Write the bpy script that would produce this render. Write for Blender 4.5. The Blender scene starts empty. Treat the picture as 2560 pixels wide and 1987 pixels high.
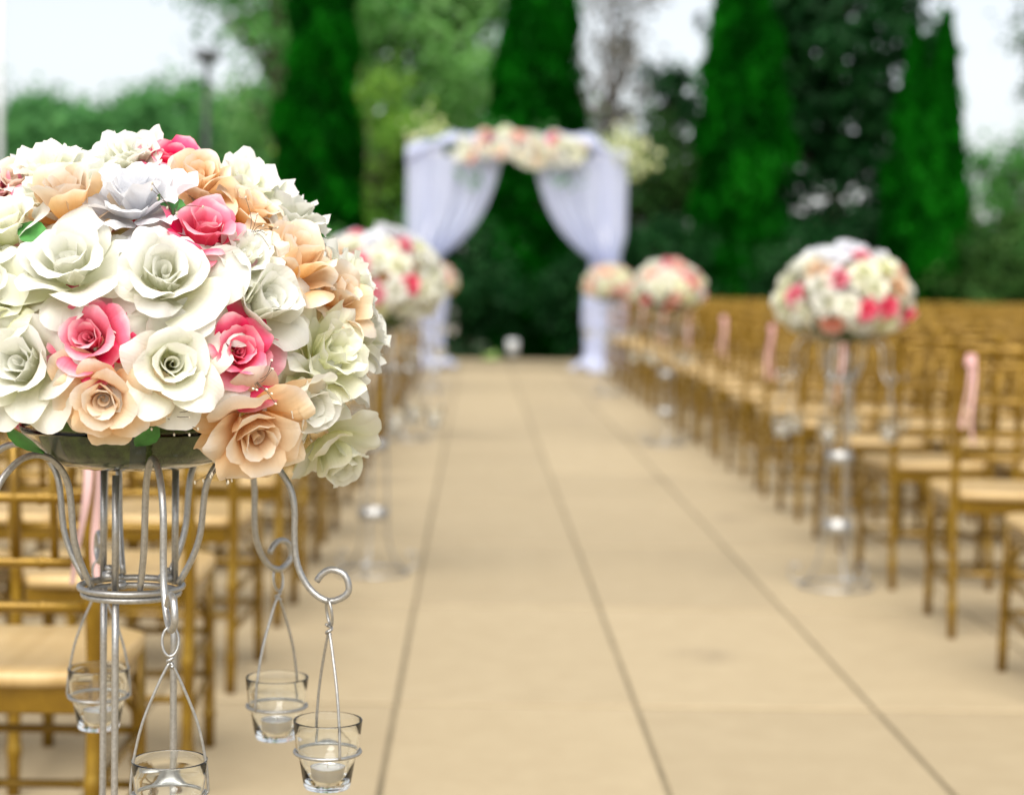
import bpy, bmesh, math, random
import numpy as np
from mathutils import Vector, Matrix, Quaternion

random.seed(7)
rng = np.random.default_rng(7)
S = bpy.context.scene
COL = S.collection
R = math.radians
PI = math.pi

# ------------------------------------------------------------------ camera
CAM_H = 1.09
F_PX = 4600.0                      # focal length in pixels of the 2560 x 1987 photograph
def _cam_axes():
    c = Vector(((1190 - 1280) / F_PX, (993.5 - 693) / F_PX, -1)).normalized()   # aisle direction
    ro = R(1.0)
    u = Vector((math.sin(ro), math.cos(ro), 0))
    u = (u - c * u.dot(c)).normalized()
    return c.cross(u), c, u
AX, AY, AZ = _cam_axes()
cam_data = bpy.data.cameras.new('camera')
cam = bpy.data.objects.new('camera', cam_data)
COL.objects.link(cam)
cam.matrix_world = Matrix(((AX[0], AX[1], AX[2], 0), (AY[0], AY[1], AY[2], 0),
                           (AZ[0], AZ[1], AZ[2], CAM_H), (0, 0, 0, 1)))
cam_data.sensor_width = 36
cam_data.lens = 36 * F_PX / 2560
cam_data.clip_start = 0.05
cam_data.clip_end = 2000
cam_data.dof.use_dof = True
cam_data.dof.focus_distance = 1.80
cam_data.dof.aperture_fstop = 4.0
S.camera = cam

# ------------------------------------------------------------------ sky, sun, exposure
SUN_EL, SUN_AZ = R(53), R(-170)     # azimuth measured from the aisle direction (+Y), clockwise
world = bpy.data.worlds.new('World')
S.world = world
world.use_nodes = True
wn = world.node_tree.nodes; wl = world.node_tree.links
for n in list(wn): wn.remove(n)
sky = wn.new('ShaderNodeTexSky')
sky.sky_type = 'NISHITA'
sky.sun_disc = False
sky.sun_elevation = SUN_EL
sky.sun_rotation = SUN_AZ
sky.air_density = 1.0
sky.dust_density = 1.5
hs = wn.new('ShaderNodeHueSaturation'); hs.inputs['Saturation'].default_value = 0.30
bg = wn.new('ShaderNodeBackground'); bg.inputs['Strength'].default_value = 0.075
wo = wn.new('ShaderNodeOutputWorld')
wl.new(sky.outputs[0], hs.inputs['Color']); wl.new(hs.outputs[0], bg.inputs['Color']); wl.new(bg.outputs[0], wo.inputs[0])
sd = bpy.data.lights.new('sun', 'SUN')
sd.energy = 2.6
sd.angle = R(70)
sd.color = (1.0, 0.95, 0.88)
so = bpy.data.objects.new('sun', sd); COL.objects.link(so)
sdir = Vector((math.sin(SUN_AZ) * math.cos(SUN_EL), math.cos(SUN_AZ) * math.cos(SUN_EL), math.sin(SUN_EL)))
so.rotation_euler = sdir.to_track_quat('Z', 'Y').to_euler()
so.location = sdir * 60
S.view_settings.view_transform = 'Standard'
S.view_settings.look = 'None'
S.view_settings.gamma = 1.0
S.view_settings.exposure = 1.29
S.view_settings.use_curve_mapping = False
S.cycles.use_denoising = True
S.cycles.max_bounces = 12
S.cycles.transparent_max_bounces = 16

# ------------------------------------------------------------------ helpers
def ray(dx, dy):
    """Direction in the world through a point of the photograph (2184-wide coordinates)."""
    k = 2560 / 2184
    v = Vector(((dx * k - 1280) / F_PX, (993.5 - dy * k) / F_PX, -1))
    return Vector((v.dot(AX), v.dot(AY), v.dot(AZ))).normalized()

def tag(o, label=None, cat=None, group=None, kind=None):
    if label: o['label'] = label
    if cat: o['category'] = cat
    if group: o['group'] = group
    if kind: o['kind'] = kind
    return o

def empty(name, loc=(0, 0, 0), rz=0.0):
    o = bpy.data.objects.new(name, None)
    o.empty_display_size = 0.1
    o.location = loc; o.rotation_euler = (0, 0, rz)
    COL.objects.link(o)
    return o

def link(name, mesh, parent=None, mat=None, mx=None):
    o = bpy.data.objects.new(name, mesh)
    COL.objects.link(o)
    if mat is not None:
        if not mesh.materials: mesh.materials.append(None)
        o.material_slots[0].link = 'OBJECT'
        o.material_slots[0].material = mat
    if parent is not None: o.parent = parent
    if mx is not None: o.matrix_local = mx
    return o

def copy_tree(src, parent=None, loc=None, rz=None):
    kids = CHILDREN.get(src.name)
    if kids is None:
        kids = list(src.children); CHILDREN[src.name] = kids
    c = src.copy(); COL.objects.link(c)
    if parent is not None: c.parent = parent
    if loc is not None: c.location = loc
    if rz is not None: c.rotation_euler = (0, 0, rz)
    for ch in kids: copy_tree(ch, c)
    return c
CHILDREN = {}

class MB:
    """Collects shapes, then becomes ONE mesh."""
    def __init__(s): s.v = []; s.f = []
    def add(s, vs, fs):
        o = len(s.v)
        s.v += [tuple(p) for p in vs]; s.f += [tuple(i + o for i in f) for f in fs]
        return s
    def tube(s, pts, rad, n=8, caps=True, closed=False):
        pts = [Vector(p) for p in pts]; m = len(pts)
        if not hasattr(rad, '__len__'): rad = [rad] * m
        vs = []; prev = None
        for i, p in enumerate(pts):
            if closed: t = pts[(i + 1) % m] - pts[i - 1]
            else: t = pts[min(i + 1, m - 1)] - pts[max(i - 1, 0)]
            if t.length < 1e-9: t = Vector((0, 0, 1))
            t.normalize()
            if prev is None:
                a = Vector((0, 0, 1)) if abs(t.z) < 0.9 else Vector((1, 0, 0))
                b = t.cross(a).normalized()
            else:
                b = (prev - t * prev.dot(t))
                b = b.normalized() if b.length > 1e-6 else t.orthogonal().normalized()
            prev = b; c = t.cross(b)
            for k in range(n):
                an = 2 * PI * k / n
                vs.append(p + (b * math.cos(an) + c * math.sin(an)) * rad[i])
        fs = []
        mm = m if closed else m - 1
        for i in range(mm):
            j = (i + 1) % m
            for k in range(n):
                k2 = (k + 1) % n
                fs.append((i * n + k, i * n + k2, j * n + k2, j * n + k))
        if caps and not closed:
            fs.append(tuple(range(n - 1, -1, -1))); fs.append(tuple(range((m - 1) * n, m * n)))
        return s.add(vs, fs)
    def lathe(s, prof, n=24, cx=0, cy=0, close=False):
        vs = []; m = len(prof)
        for (r, z) in prof:
            for k in range(n):
                a = 2 * PI * k / n
                vs.append((cx + r * math.cos(a), cy + r * math.sin(a), z))
        fs = []
        for i in range(m if close else m - 1):
            j = (i + 1) % m
            for k in range(n):
                k2 = (k + 1) % n
                fs.append((i * n + k, i * n + k2, j * n + k2, j * n + k))
        return s.add(vs, fs)
    def box(s, c, d, bev=0.0):
        x, y, z = c; a, b, h = d[0] / 2, d[1] / 2, d[2] / 2
        if bev <= 0:
            vs = [(x + sx * a, y + sy * b, z + sz * h) for sz in (-1, 1) for sy in (-1, 1) for sx in (-1, 1)]
            return s.add(vs, [(0, 2, 3, 1), (4, 5, 7, 6), (0, 1, 5, 4), (2, 6, 7, 3), (0, 4, 6, 2), (1, 3, 7, 5)])
        pr = [(a - bev, -h), (a, -h + bev), (a, h - bev), (a - bev, h)]
        vs = []
        for (aa, zz) in pr:
            q = a - aa; bb = b - q
            vs += [(x - aa, y - bb, z + zz), (x + aa, y - bb, z + zz), (x + aa, y + bb, z + zz), (x - aa, y + bb, z + zz)]
        fs = [(3, 2, 1, 0), (12, 13, 14, 15)]
        for i in range(3):
            for k in range(4):
                k2 = (k + 1) % 4
                fs.append((i * 4 + k, i * 4 + k2, i * 4 + 4 + k2, i * 4 + 4 + k))
        return s.add(vs, fs)
    def mesh(s, name, smooth=True):
        me = bpy.data.meshes.new(name)
        me.from_pydata(s.v, [], s.f)
        bm = bmesh.new(); bm.from_mesh(me); bmesh.ops.recalc_face_normals(bm, faces=bm.faces); bm.to_mesh(me); bm.free()
        me.update()
        if smooth: me.polygons.foreach_set('use_smooth', [True] * len(me.polygons))
        return me
    def build(s, name, mat=None, parent=None, smooth=True, mx=None):
        return link(name, s.mesh(name, smooth), parent, mat, mx)

def spline(pts, n=6):
    """Catmull-Rom through the points."""
    P = [Vector(p) for p in pts]; P = [P[0] * 2 - P[1]] + P + [P[-1] * 2 - P[-2]]
    out = []
    for i in range(1, len(P) - 2):
        for k in range(n):
            t = k / n
            a, b, c, d = P[i - 1], P[i], P[i + 1], P[i + 2]
            out.append(0.5 * ((2 * b) + (c - a) * t + (2 * a - 5 * b + 4 * c - d) * t * t + (3 * b - a - 3 * c + d) * t ** 3))
    out.append(P[-2])
    return out

def np_mesh(name, verts, quads, tris=None, smooth=False, attrs=None):
    me = bpy.data.meshes.new(name)
    k = quads.shape[1]
    me.vertices.add(len(verts)); me.vertices.foreach_set('co', verts.astype(np.float32).ravel())
    me.loops.add(quads.size); me.loops.foreach_set('vertex_index', quads.astype(np.int32).ravel())
    me.polygons.add(len(quads))
    me.polygons.foreach_set('loop_start', np.arange(0, quads.size, k, dtype=np.int32))
    me.polygons.foreach_set('loop_total', np.full(len(quads), k, dtype=np.int32))
    if smooth: me.polygons.foreach_set('use_smooth', np.ones(len(quads), dtype=bool))
    me.update(calc_edges=True)
    if attrs:
        for nm, arr in attrs.items():
            at = me.attributes.new(nm, 'FLOAT', 'POINT'); at.data.foreach_set('value', arr.astype(np.float32))
    return me

# ------------------------------------------------------------------ materials
def nodes(name):
    m = bpy.data.materials.new(name); m.use_nodes = True
    nt = m.node_tree
    return m, nt, nt.nodes['Principled BSDF'], nt.nodes['Material Output']

def ramp(nt, fac, stops):
    r = nt.nodes.new('ShaderNodeValToRGB')
    el = r.color_ramp.elements
    while len(el) < len(stops): el.new(0.5)
    for e, (p, c) in zip(el, stops): e.position = p; e.color = (*c, 1)
    nt.links.new(fac, r.inputs[0])
    return r.outputs[0]

def noise(nt, scale, detail=4, rough=0.55, coord='Object', vec=None, dist=0.0):
    n = nt.nodes.new('ShaderNodeTexNoise')
    n.inputs['Scale'].default_value = scale; n.inputs['Detail'].default_value = detail
    n.inputs['Roughness'].default_value = rough; n.inputs['Distortion'].default_value = dist
    if vec is None:
        tc = nt.nodes.new('ShaderNodeTexCoord'); vec = tc.outputs[coord]
    nt.links.new(vec, n.inputs['Vector'])
    return n.outputs['Fac']

def mixc(nt, fac, a, b, mode='MIX'):
    m = nt.nodes.new('ShaderNodeMix'); m.data_type = 'RGBA'; m.blend_type = mode
    for sock, val in ((m.inputs[0], fac), (m.inputs[6], a), (m.inputs[7], b)):
        if isinstance(val, (int, float)): sock.default_value = val
        elif isinstance(val, tuple): sock.default_value = (*val, 1)
        else: nt.links.new(val, sock)
    return m.outputs[2]

def bump(nt, bs, h, strength, dist=0.002):
    b = nt.nodes.new('ShaderNodeBump'); b.inputs['Strength'].default_value = strength; b.inputs['Distance'].default_value = dist
    nt.links.new(h, b.inputs['Height']); nt.links.new(b.outputs[0], bs.inputs['Normal'])

def rnd(nt, kind='Random'):
    return nt.nodes.new('ShaderNodeObjectInfo').outputs[kind]

def attr(nt, name):
    a = nt.nodes.new('ShaderNodeAttribute'); a.attribute_name = name
    return a.outputs['Fac']

def petal_mat(name, base, mid, tip, edge, trans=0.42):
    """Dyed silk: the colour runs from the base of the petal to its rim."""
    m, nt, bs, out = nodes(name)
    a = attr(nt, 'along')
    nz = noise(nt, 60, 3)
    add = nt.nodes.new('ShaderNodeMath'); add.operation = 'MULTIPLY_ADD'
    nt.links.new(nz, add.inputs[0]); add.inputs[1].default_value = 0.22; add.inputs[2].default_value = -0.11
    ad2 = nt.nodes.new('ShaderNodeMath'); ad2.operation = 'ADD'
    nt.links.new(a, ad2.inputs[0]); nt.links.new(add.outputs[0], ad2.inputs[1])
    c = ramp(nt, ad2.outputs[0], [(0.12, base), (0.5, mid), (0.85, tip), (1.0, edge)])
    # each flower dyed a little differently
    hsv = nt.nodes.new('ShaderNodeHueSaturation')
    r = rnd(nt)
    mm = nt.nodes.new('ShaderNodeMapRange'); mm.inputs['To Min'].default_value = 0.88; mm.inputs['To Max'].default_value = 1.06
    nt.links.new(r, mm.inputs[0]); nt.links.new(mm.outputs[0], hsv.inputs['Value'])
    m2 = nt.nodes.new('ShaderNodeMapRange'); m2.inputs['To Min'].default_value = 0.8; m2.inputs['To Max'].default_value = 1.25
    nt.links.new(r, m2.inputs[0]); nt.links.new(m2.outputs[0], hsv.inputs['Saturation'])
    nt.links.new(c, hsv.inputs['Color'])
    nt.links.new(hsv.outputs[0], bs.inputs['Base Color'])
    bs.inputs['Roughness'].default_value = 0.62
    bs.inputs['Specular IOR Level'].default_value = 0.25
    bs.inputs['Sheen Weight'].default_value = 0.15
    # fine weave and veins running along the petal
    uu = attr(nt, 'across')
    cv = nt.nodes.new('ShaderNodeCombineXYZ')
    sc = nt.nodes.new('ShaderNodeMath'); sc.operation = 'MULTIPLY'; sc.inputs[1].default_value = 14
    nt.links.new(uu, sc.inputs[0]); nt.links.new(sc.outputs[0], cv.inputs[0])
    sc2 = nt.nodes.new('ShaderNodeMath'); sc2.operation = 'MULTIPLY'; sc2.inputs[1].default_value = 2.5
    nt.links.new(a, sc2.inputs[0]); nt.links.new(sc2.outputs[0], cv.inputs[1])
    vz = noise(nt, 1.0, 3, vec=cv.outputs[0])
    bump(nt, bs, vz, 0.35, 0.0025)
    tr = nt.nodes.new('ShaderNodeBsdfTranslucent'); nt.links.new(hsv.outputs[0], tr.inputs[0])
    mx = nt.nodes.new('ShaderNodeMixShader'); mx.inputs[0].default_value = trans
    nt.links.new(bs.outputs[0], mx.inputs[1]); nt.links.new(tr.outputs[0], mx.inputs[2]); nt.links.new(mx.outputs[0], out.inputs[0])
    return m

M = {}
M['ivory'] = petal_mat('ivory_silk', (0.76, 0.78, 0.52), (0.82, 0.825, 0.69), (0.84, 0.84, 0.77), (0.86, 0.86, 0.815))
M['cream'] = petal_mat('green_cream_silk', (0.72, 0.745, 0.38), (0.80, 0.81, 0.57), (0.835, 0.835, 0.69), (0.85, 0.85, 0.76))
M['white'] = petal_mat('white_silk', (0.76, 0.77, 0.81), (0.81, 0.82, 0.855), (0.835, 0.845, 0.875), (0.85, 0.855, 0.88))
M['peach'] = petal_mat('peach_silk', (0.84, 0.44, 0.15), (0.86, 0.60, 0.34), (0.87, 0.72, 0.53), (0.875, 0.80, 0.70))
M['pink'] = petal_mat('pink_silk', (0.72, 0.014, 0.09), (0.84, 0.09, 0.19), (0.86, 0.25, 0.35), (0.87, 0.54, 0.58))
M['blush'] = petal_mat('blush_silk', (0.80, 0.25, 0.16), (0.84, 0.42, 0.32), (0.86, 0.62, 0.54), (0.86, 0.72, 0.66))

def simple(name, col, rough=0.5, metal=0.0, spec=0.5, var=0.0, nscale=8, bmp=0.0, bscale=40, coord='Object'):
    m, nt, bs, out = nodes(name)
    if var > 0:
        n = noise(nt, nscale, 5, coord=coord)
        lo = tuple(max(0, c * (1 - var)) for c in col); hi = tuple(min(1, c * (1 + var)) for c in col)
        c = ramp(nt, n, [(0.3, lo), (0.7, hi)])
        nt.links.new(c, bs.inputs['Base Color'])
    else: bs.inputs['Base Color'].default_value = (*col, 1)
    bs.inputs['Roughness'].default_value = rough; bs.inputs['Metallic'].default_value = metal
    bs.inputs['Specular IOR Level'].default_value = spec
    if bmp > 0: bump(nt, bs, noise(nt, bscale, 4, coord=coord), bmp)
    return m

def gold_mat():
    m, nt, bs, out = nodes('gold_lacquer')
    n = noise(nt, 14, 5)
    c = ramp(nt, n, [(0.25, (0.135, 0.070, 0.004)), (0.55, (0.215, 0.122, 0.008)), (0.8, (0.35, 0.215, 0.022))])
    nt.links.new(c, bs.inputs['Base Color'])
    bs.inputs['Metallic'].default_value = 0.45; bs.inputs['Roughness'].default_value = 0.25
    bump(nt, bs, noise(nt, 90, 3), 0.12)
    return m
M['gold'] = gold_mat()
def seat_mat():
    m, nt, bs, out = nodes('pale_gold_seat')
    tc = nt.nodes.new('ShaderNodeTexCoord')
    mp = nt.nodes.new('ShaderNodeMapping'); mp.inputs['Scale'].default_value = (26, 2.2, 10)
    nt.links.new(tc.outputs['Object'], mp.inputs[0])
    n = noise(nt, 1.0, 5, vec=mp.outputs[0])
    c = ramp(nt, n, [(0.3, (0.42, 0.28, 0.11)), (0.7, (0.52, 0.37, 0.17))])
    nt.links.new(c, bs.inputs['Base Color'])
    bs.inputs['Roughness'].default_value = 0.38
    return m
M['seat'] = seat_mat()
def silver_mat():
    m, nt, bs, out = nodes('silver_paint')
    n = noise(nt, 260, 4, 0.7)
    chip = ramp(nt, noise(nt, 34, 6, 0.75), [(0.70, (0, 0, 0)), (0.735, (1, 1, 1))])
    base = ramp(nt, n, [(0.3, (0.30, 0.295, 0.28)), (0.7, (0.47, 0.465, 0.45))])
    c = mixc(nt, chip, base, (0.10, 0.09, 0.08))
    nt.links.new(c, bs.inputs['Base Color'])
    bs.inputs['Metallic'].default_value = 0.78; bs.inputs['Roughness'].default_value = 0.36
    bump(nt, bs, n, 0.25, 0.0006)
    return m
M['silver'] = silver_mat()
def glass_mat(name, tint=(1, 1, 1), rough=0.0):
    m, nt, bs, out = nodes(name)
    bs.inputs['Base Color'].default_value = (*tint, 1)
    bs.inputs['Transmission Weight'].default_value = 1.0
    bs.inputs['Roughness'].default_value = rough; bs.inputs['IOR'].default_value = 1.47
    return m
M['glass'] = glass_mat('clear_glass', (0.985, 1.0, 0.995))
M['dish'] = glass_mat('clear_dish', (0.97, 0.96, 0.90)); M['dish'].node_tree.nodes['Principled BSDF'].inputs['IOR'].default_value = 1.30
M['foam'] = simple('wet_green_foam', (0.050, 0.085, 0.018), 0.9, var=0.7, nscale=60, bmp=0.9, bscale=420)
M['tape'] = simple('green_tape', (0.008, 0.035, 0.024), 0.45)
M['stem'] = simple('brown_stem', (0.10, 0.075, 0.05), 0.8)
M['bud'] = simple('dried_white_bud', (0.62, 0.57, 0.46), 0.8)
M['leaf'] = simple('silk_leaf', (0.03, 0.16, 0.02), 0.55, var=0.4, nscale=50)
M['wax'] = simple('white_wax', (0.83, 0.82, 0.78), 0.5)
M['wax'].node_tree.nodes['Principled BSDF'].inputs['Subsurface Weight'].default_value = 0.3
M['wax'].node_tree.nodes['Principled BSDF'].inputs['Subsurface Radius'].default_value = (0.006, 0.005, 0.004)
M['tin'] = simple('thin_aluminium', (0.62, 0.61, 0.60), 0.32, 0.9)
M['wick'] = simple('cotton_wick', (0.6, 0.57, 0.5), 0.9)
def ribbon_mat():
    m, nt, bs, out = nodes('pink_ribbon')
    c = mixc(nt, rnd(nt), (0.80, 0.46, 0.47), (0.80, 0.60, 0.58))
    nt.links.new(c, bs.inputs['Base Color']); bs.inputs['Roughness'].default_value = 0.35
    tr = nt.nodes.new('ShaderNodeBsdfTranslucent'); nt.links.new(c, tr.inputs[0])
    mx = nt.nodes.new('ShaderNodeMixShader'); mx.inputs[0].default_value = 0.3
    nt.links.new(bs.outputs[0], mx.inputs[1]); nt.links.new(tr.outputs[0], mx.inputs[2]); nt.links.new(mx.outputs[0], out.inputs[0])
    return m
M['ribbon'] = ribbon_mat()
def sheer_mat():
    m, nt, bs, out = nodes('sheer_white_voile')
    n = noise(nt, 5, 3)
    c = ramp(nt, n, [(0.3, (0.54, 0.585, 0.77)), (0.7, (0.61, 0.65, 0.82))])  # white cloth, with the blue of its shade mixed into the colour
    nt.links.new(c, bs.inputs['Base Color']); bs.inputs['Roughness'].default_value = 0.7
    tr = nt.nodes.new('ShaderNodeBsdfTranslucent'); nt.links.new(c, tr.inputs[0])
    mx = nt.nodes.new('ShaderNodeMixShader'); mx.inputs[0].default_value = 0.42
    nt.links.new(bs.outputs[0], mx.inputs[1]); nt.links.new(tr.outputs[0], mx.inputs[2])
    tp = nt.nodes.new('ShaderNodeBsdfTransparent')
    m2 = nt.nodes.new('ShaderNodeMixShader'); m2.inputs[0].default_value = 0.10
    nt.links.new(mx.outputs[0], m2.inputs[1]); nt.links.new(tp.outputs[0], m2.inputs[2]); nt.links.new(m2.outputs[0], out.inputs[0])
    return m
M['voile'] = sheer_mat()
M['white_paint'] = simple('white_paint', (0.78, 0.78, 0.80), 0.45)
M['pale_paint'] = simple('pale_grey_paint', (0.55, 0.57, 0.58), 0.4)
M['black_paint'] = simple('black_paint', (0.02, 0.022, 0.022), 0.45)
M['lens'] = simple('frosted_lens', (0.6, 0.62, 0.6), 0.3)
M['bark'] = simple('bark', (0.10, 0.075, 0.055), 0.9, var=0.4, nscale=6, bmp=0.8, bscale=12)
M['grey_bark'] = simple('grey_bark', (0.20, 0.17, 0.155), 0.9, var=0.3, nscale=6)

def leaf_mat(name, c0, c1, c2, trans=0.3, rough=0.55, spec=0.10):
    m, nt, bs, out = nodes(name)
    a = attr(nt, 'tone')
    c = ramp(nt, a, [(0.0, c0), (0.5, c1), (1.0, c2)])
    nt.links.new(c, bs.inputs['Base Color'])
    bs.inputs['Roughness'].default_value = rough; bs.inputs['Specular IOR Level'].default_value = spec
    tr = nt.nodes.new('ShaderNodeBsdfTranslucent'); nt.links.new(c, tr.inputs[0])
    mx = nt.nodes.new('ShaderNodeMixShader'); mx.inputs[0].default_value = trans
    nt.links.new(bs.outputs[0], mx.inputs[1]); nt.links.new(tr.outputs[0], mx.inputs[2]); nt.links.new(mx.outputs[0], out.inputs[0])
    return m
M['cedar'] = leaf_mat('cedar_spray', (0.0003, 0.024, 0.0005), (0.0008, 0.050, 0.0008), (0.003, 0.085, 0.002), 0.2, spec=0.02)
M['bright_leaf'] = leaf_mat('bright_leaf', (0.10, 0.29, 0.05), (0.19, 0.42, 0.11), (0.32, 0.52, 0.20), 0.5, rough=0.4, spec=0.35)
M['yellow_leaf'] = leaf_mat('yellow_green_leaf', (0.10, 0.24, 0.03), (0.16, 0.33, 0.045), (0.25, 0.42, 0.07), 0.5)
M['mid_leaf'] = leaf_mat('mid_green_leaf', (0.04, 0.17, 0.03), (0.075, 0.25, 0.05), (0.12, 0.33, 0.08), 0.45)
M['dark_leaf'] = leaf_mat('dark_green_leaf', (0.002, 0.022, 0.004), (0.005, 0.040, 0.008), (0.014, 0.070, 0.015), 0.2)
M['olive_leaf'] = leaf_mat('olive_leaf', (0.014, 0.055, 0.010), (0.03, 0.085, 0.016), (0.06, 0.13, 0.03), 0.3)
M['far_leaf'] = leaf_mat('far_leaf', (0.05, 0.17, 0.05), (0.085, 0.25, 0.075), (0.13, 0.33, 0.10), 0.45)
M['rust_leaf'] = leaf_mat('grey_brown_needles', (0.13, 0.13, 0.11), (0.19, 0.18, 0.155), (0.26, 0.24, 0.21), 0.3)
M['spray_leaf'] = leaf_mat('pale_spray', (0.42, 0.48, 0.16), (0.58, 0.62, 0.32), (0.72, 0.72, 0.52), 0.3)

def paver_mat():
    m, nt, bs, out = nodes('buff_concrete')
    geo = nt.nodes.new('ShaderNodeNewGeometry')
    pos = geo.outputs['Position']
    big = noise(nt, 1.3, 5, 0.6, vec=pos)
    fine = noise(nt, 150, 5, 0.7, vec=pos)
    mid = noise(nt, 9, 5, 0.65, vec=pos)
    c = ramp(nt, big, [(0.3, (0.3043, 0.2433, 0.1480)), (0.7, (0.3561, 0.2897, 0.1833))])
    c = mixc(nt, 0.5, c, ramp(nt, mid, [(0.35, (0.3043, 0.2433, 0.1510)), (0.5, (0.3379, 0.2748, 0.1749)), (0.72, (0.3996, 0.3296, 0.2135))]))
    c = mixc(nt, 0.35, c, ramp(nt, fine, [(0.3, (0.2453, 0.1857, 0.1042)), (0.7, (0.4268, 0.3435, 0.2187))]))
    hsv = nt.nodes.new('ShaderNodeHueSaturation')
    r = rnd(nt)
    mm = nt.nodes.new('ShaderNodeMapRange'); mm.inputs['To Min'].default_value = 0.95; mm.inputs['To Max'].default_value = 1.08
    nt.links.new(r, mm.inputs[0]); nt.links.new(mm.outputs[0], hsv.inputs['Value']); nt.links.new(c, hsv.inputs['Color'])
    sp = nt.nodes.new('ShaderNodeTexVoronoi'); sp.inputs['Scale'].default_value = 1.1; nt.links.new(pos, sp.inputs['Vector'])
    st = ramp(nt, sp.outputs['Distance'], [(0.0, (1, 1, 1)), (0.16, (0, 0, 0))])
    st2 = mixc(nt, 1.0, st, ramp(nt, mid, [(0.40, (0, 0, 0)), (0.6, (0.8, 0.8, 0.8))]), 'MULTIPLY')
    c2 = mixc(nt, st2, hsv.outputs[0], (0.15, 0.115, 0.075))
    nt.links.new(c2, bs.inputs['Base Color'])
    bs.inputs['Roughness'].default_value = 0.6; bs.inputs['Specular IOR Level'].default_value = 0.25
    bump(nt, bs, fine, 0.35, 0.002)
    return m
M['paver'] = paver_mat()
M['mortar'] = simple('sandy_joint', (0.17, 0.138, 0.082), 0.95, var=0.25, nscale=5)
M['soil'] = simple('dark_mulch_and_grass', (0.028, 0.050, 0.016), 0.95, var=0.5, nscale=0.7, bmp=0.5, bscale=3)

# ------------------------------------------------------------------ the setting: ground, terrace
def plane(name, x0, x1, y0, y1, z, mat, t=0.0):
    mb = MB()
    mb.box(((x0 + x1) / 2, (y0 + y1) / 2, z - 0.05), (x1 - x0, y1 - y0, 0.1))
    return mb.build(name, mat, None, smooth=False)
g = plane('ground', -400, 400, -200, 800, -0.09, M['soil'])
g['kind'] = 'structure'
PW, PL = 0.615, 1.43
PX0 = 1.09 * (-0.169) + 0.0          # one long joint (the left one of the aisle)
PY0 = 4.65
TX = [PX0 + PW * i for i in range(-9, 13)]
TY = [PY0 + PL * j for j in range(-2, 14)]
terr = plane('terrace', TX[0] - 30, TX[-1] + 30, -50, TY[-1] + 0.0, -0.007, M['mortar'])
terr['kind'] = 'structure'
pm = MB().box((0, 0, -0.02), (PW - 0.011, PL - 0.028, 0.04), 0.0025).mesh('paver', False)
npav = 0
for i in range(len(TX) - 1):
    for j in range(len(TY) - 1):
        x = (TX[i] + TX[i + 1]) / 2; y = (TY[j] + TY[j + 1]) / 2
        if x < -0.262 * (y + PL) - 0.9 or x > 0.305 * (y + PL) + 0.9 or npav >= 300: continue
        npav += 1
        o = link('paver', pm, terr, M['paver'])
        o.location = (x + random.uniform(-.001, .001), y, random.uniform(-0.0008, 0.0008))
        o.rotation_euler = (random.uniform(-.0012, .0012), random.uniform(-.0012, .0012), random.uniform(-.0008, .0008))
# the paving goes on beyond the slabs one can tell apart
rest = MB()
for i in range(-40, 44):
    for j in range(-9, 14):
        x = PX0 + PW * (i + .5); y = PY0 + PL * (j + .5)
        inb = TX[0] < x < TX[-1] and TY[0] < y < TY[-1]
        if inb and not (x < -0.262 * (y + PL) - 0.9 or x > 0.305 * (y + PL) + 0.9): continue
        rest.box((x, y, -0.02), (PW - 0.011, PL - 0.028, 0.04), 0.0025)
o = rest.build('paving_surround', M['paver'], terr, smooth=False); o['kind'] = 'stuff'

# ------------------------------------------------------------------ trees
def leaf_quads(name, P, N, size, tone, aspect=0.6, up=None):
    """One diamond-shaped leaf per point."""
    n = len(P)
    N = N / np.linalg.norm(N, axis=1, keepdims=True)
    if up is None: a = rng.normal(size=(n, 3))
    else: a = up
    T = a - (a * N).sum(1, keepdims=True) * N
    T /= np.linalg.norm(T, axis=1, keepdims=True) + 1e-9
    B = np.cross(N, T)
    L = size[:, None]
    fold = N * L * 0.12
    v = np.stack([P - T * L, P + B * L * aspect + fold, P + T * L, P - B * L * aspect + fold], 1).reshape(-1, 3)
    q = np.arange(4 * n).reshape(-1, 4)
    return np_mesh(name, v, q, attrs={'tone': np.repeat(tone, 4)})

def lumps(D, seed, k=10, amp=0.25):
    r = np.random.default_rng(seed)
    out = np.zeros(len(D))
    for _ in range(k):
        f = r.normal(size=3) * r.uniform(2, 5); out += np.sin(D @ f + r.uniform(0, 6.28)) / k
    return out * amp * 3

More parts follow.
